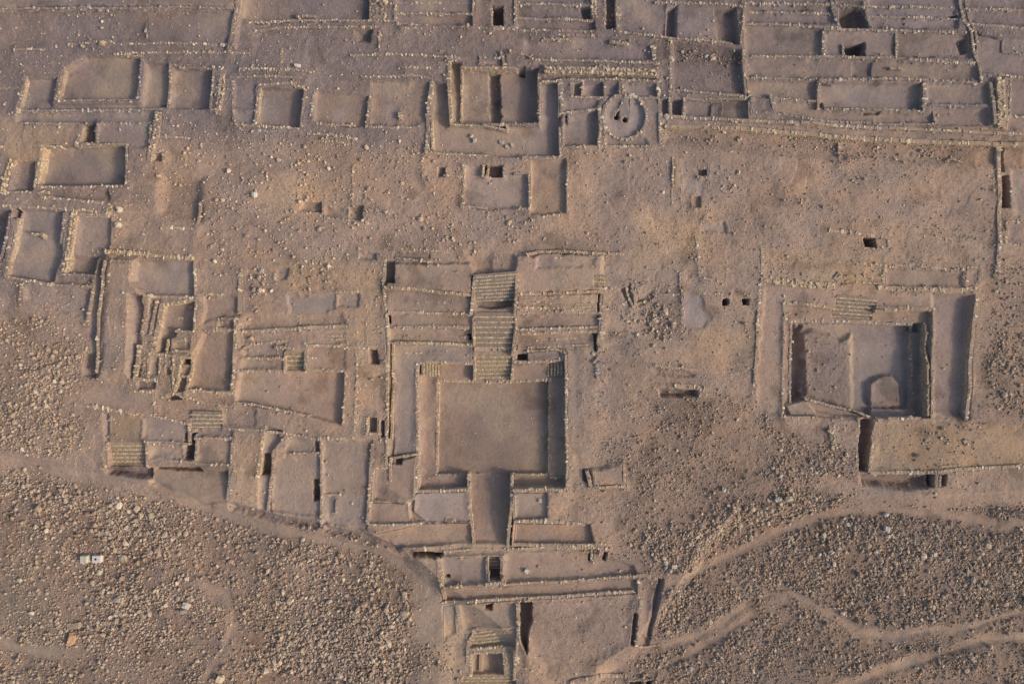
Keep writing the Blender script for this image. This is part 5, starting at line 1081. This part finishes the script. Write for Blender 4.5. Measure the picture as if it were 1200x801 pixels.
for b_ in big:
    v, f, cc = batch(ICO, FICO, np.zeros((1, 3)), half[[b_]], yaw[[b_]], cols[[b_]], .2, .3)
    o = mesh_obj('boulder', v, f, cc, STONE, False); o.location = tuple(cen[b_])
    z = cen[b_][2]; px = 600+cen[b_][0]*10*CAMH/(CAMH-z); py = 400.5-cen[b_][1]*10*CAMH/(CAMH-z)
    for fn, lab, grp in REG:
        if fn(px, py):
            tn = tonew(cols[b_]); o['label'] = tn+lab; o['group'] = (tn+grp).strip(); break
    o['category'] = 'stone'
def rock(label, px, py, sx, sy, h, col, yaw_=0., name='boulder'):
    x, y = plan([(px, py)], -.3 if py > 560 else 0)[0]; z = float(samp(H, x, y))
    v, f, cc = batch(C26, F26, np.zeros((1, 3)), np.array([[sx/20., sy/20., h]]), np.array([yaw_]), np.array([col])*.78, .2, .15)
    o = mesh_obj(name, v, f, cc, STONE, False); o.location = (x, y, z+h*.4); o['label'] = label; o['category'] = 'boulder'; return o
rock('big pale angular boulder casting a shadow beside the faint track, lower left', 222, 706, 10, 7, .5, (.6,.52,.43), -.3)
rock('smooth orange oval boulder near the bottom left', 87, 747, 8, 14, .35, (.55,.34,.20), -.2)
rock('flat tan slab lying just above the smooth orange boulder', 89, 731, 18, 8, .2, (.46,.35,.24), .1)
rock('round pale stone just below the two white square blocks', 120, 668, 6, 6, .3, (.55,.48,.38))
rock('tan boulder alone at the bottom beside the faint track', 260, 792, 9, 8, .4, (.58,.47,.33), -.4)
rock('flat grey boulder touching the big pale angular boulder', 217, 714, 9, 5, .25, (.42,.36,.3))
rock('white boulder at the tip of the left rubble bank on the right footpath', 789, 662, 6, 5, .3, (.62,.54,.45)); rock('smaller white boulder left of the white one at the right footpath', 779, 657, 5, 5, .25, (.58,.5,.42))
rock('yellowish boulder in the rubble right below the shadowed court corner', 922, 583, 9, 6, .4, (.56,.46,.33)); rock('pale slanting boulder left of the yellowish boulder', 910, 584, 8, 5, .35, (.6,.53,.44), .6)
rock('white boulder below the wide smooth footpath on the right', 1035, 617, 6, 7, .35, (.62,.55,.46)); rock('white boulder above the wide smooth footpath on the right', 1036, 601, 6, 4, .3, (.6,.55,.47))
rock('tan boulder in the rubble far right of the white boulders', 1153, 636, 8, 7, .35, (.52,.43,.32)); rock('small white boulder in the middle of the right rubble field', 1089, 646, 5, 5, .3, (.6,.52,.42))
rock('pale boulder on the rubble mound below the right court', 847, 572, 4, 6, .3, (.6,.54,.46)); rock('white stone on the path edge above the mound house', 141, 246, 5, 6, .35, (.58,.5,.38)); rock('rounded pale stone above the white stone near the mound house', 140, 264, 6, 7, .35, (.6,.52,.4))
rock('large pale stone at the top right of the boulder scatter left', 299, 229, 6, 7, .35, (.6,.54,.48)); rock('white rock beside the upright tan stub, upper left', 349, 78, 7, 4, .3, (.62,.56,.5))
rock('tan boulder standing a little right of the two white square blocks', 147, 652, 9, 7, .35, (.45,.38,.29)); rock('pale boulder in the long pinkish slope left of the lower front terraces', 143, 699, 8, 6, .3, (.5,.43,.35))
rock('pale stone lying on the terrace just right of the black stairwell', 617, 669, 6, 5, .25, (.58,.5,.4), -.5); rock('single white stone right of the ramp in the grey plot', 633, 587, 4, 5, .25, (.64,.58,.5))
# tumbled pale stones in two of the rooms
for i, (px, py, s) in enumerate(((552, 157, 5), (556, 163, 5), (588, 165, 5), (594, 170, 4), (600, 168, 4))):
    rock('stone lying on the outer floor of the stepped temple, %s' % ('far left' if i == 0 else 'second from the left' if i == 1 else 'first of the right trio' if i == 2 else 'middle of the right trio' if i == 3 else 'last of the right trio'), px, py, s, s, .2, (.52,.45,.38))
# two white blocks on the rubble
def block(label, px, py, w, d, h, hole):
    x, y = plan([(px, py)], -.8)[0]; z = float(samp(H, x, y))-.05
    e = bpy.data.objects.new('concrete_block', None); COL.objects.link(e); e.location = (x, y, z); e['label'] = label; e['category'] = 'concrete block'
    m, nt, b = nodes('whitewashed_concrete'); tc = N(nt, 'ShaderNodeTexCoord'); nn = N(nt, 'ShaderNodeTexNoise'); nn.inputs['Scale'].default_value = 6
    nt.links.new(tc.outputs['Object'], nn.inputs['Vector']); cr = N(nt, 'ShaderNodeValToRGB'); cr.color_ramp.elements[0].color = (.50,.46,.36,1) if not hole else (.56,.51,.48,1); cr.color_ramp.elements[1].color = (.5,.46,.36,1) if not hole else (.56,.51,.48,1); nt.links.new(nn.outputs[0], cr.inputs[0]); nt.links.new(cr.outputs[0], b.inputs['Base Color'])
    import bmesh
    def box(name, sx, sy, z0, z1, mat, bev=.03):
        bm = bmesh.new(); bmesh.ops.create_cube(bm, size=1)
        for vv in bm.verts: vv.co.x *= sx; vv.co.y *= sy; vv.co.z = z0 if vv.co.z < 0 else z1
        bmesh.ops.bevel(bm, geom=bm.edges[:], offset=bev, segments=2, affect='EDGES')
        me = bpy.data.meshes.new(name); bm.to_mesh(me); bm.free(); me.materials.append(mat); o = bpy.data.objects.new(name, me); COL.objects.link(o); o.parent = e; return o
    box('body', w, d, 0, h, m)
    if hole:
        m2, nt2, b2 = nodes('dark_cap'); b2.inputs['Base Color'].default_value = (.03,.028,.03,1)
        bm = bmesh.new(); bmesh.ops.create_cone(bm, cap_ends=True, segments=16, radius1=.13, radius2=.12, depth=.06)
        me = bpy.data.meshes.new('cap'); bm.to_mesh(me); bm.free(); me.materials.append(m2); o = bpy.data.objects.new('cap', me); COL.objects.link(o); o.parent = e; o.location = (-.05, .02, h+.02)
    else:
        lip = box('lid', w*.32, d*.98, h-.02, h+.05, m, .015); lip.location = (w*.30, 0, 0)
block('yellowish white square block, left one of the pair standing on the rubble', 107.5, 650.5, .85, .85, .75, False)
block('white square block with a dark round cap, right one of the pair on the rubble', 121.5, 650.5, 1.02, .85, .7, True)

# ---------------------------------------------------------------- light, sky, camera
sc = bpy.context.scene
wd = bpy.data.worlds.new('World'); sc.world = wd; wd.use_nodes = True
nt = wd.node_tree; bg = nt.nodes['Background']; sky = nt.nodes.new('ShaderNodeTexSky'); sky.sky_type = 'NISHITA'; sky.sun_disc = False
SUN_EL = 31.; ux, uy = .965, -.26
sky.sun_elevation = math.radians(SUN_EL); sky.sun_rotation = math.atan2(ux, uy); sky.dust_density = 4.; sky.air_density = 1.2; sky.ozone_density = 1.5
nt.links.new(sky.outputs[0], bg.inputs[0]); bg.inputs[1].default_value = .15
sl = bpy.data.lights.new('sun', 'SUN'); sl.energy = 2.05; sl.angle = math.radians(8.); sl.color = (1., .87, .73)
so = bpy.data.objects.new('sun', sl); COL.objects.link(so)
from mathutils import Vector
e_ = math.radians(SUN_EL); dv = Vector((ux*math.cos(e_), uy*math.cos(e_), math.sin(e_)))
so.rotation_euler = dv.to_track_quat('Z', 'Y').to_euler(); so.location = (60, -30, 60)
cam = bpy.data.cameras.new('camera'); cam.sensor_width = 36; cam.lens = 24; cam.clip_end = 3000; cam.clip_start = 1
co = bpy.data.objects.new('camera', cam); COL.objects.link(co); co.location = (0, 0, CAMH); co.rotation_euler = (0, 0, 0); sc.camera = co
vs = sc.view_settings; vs.view_transform = 'Standard'; vs.look = 'None'; vs.gamma = 1; vs.exposure = 0.13; vs.use_curve_mapping = False
sc.cycles.max_bounces = 4; sc.cycles.diffuse_bounces = 2
sc.cycles.use_denoising = True
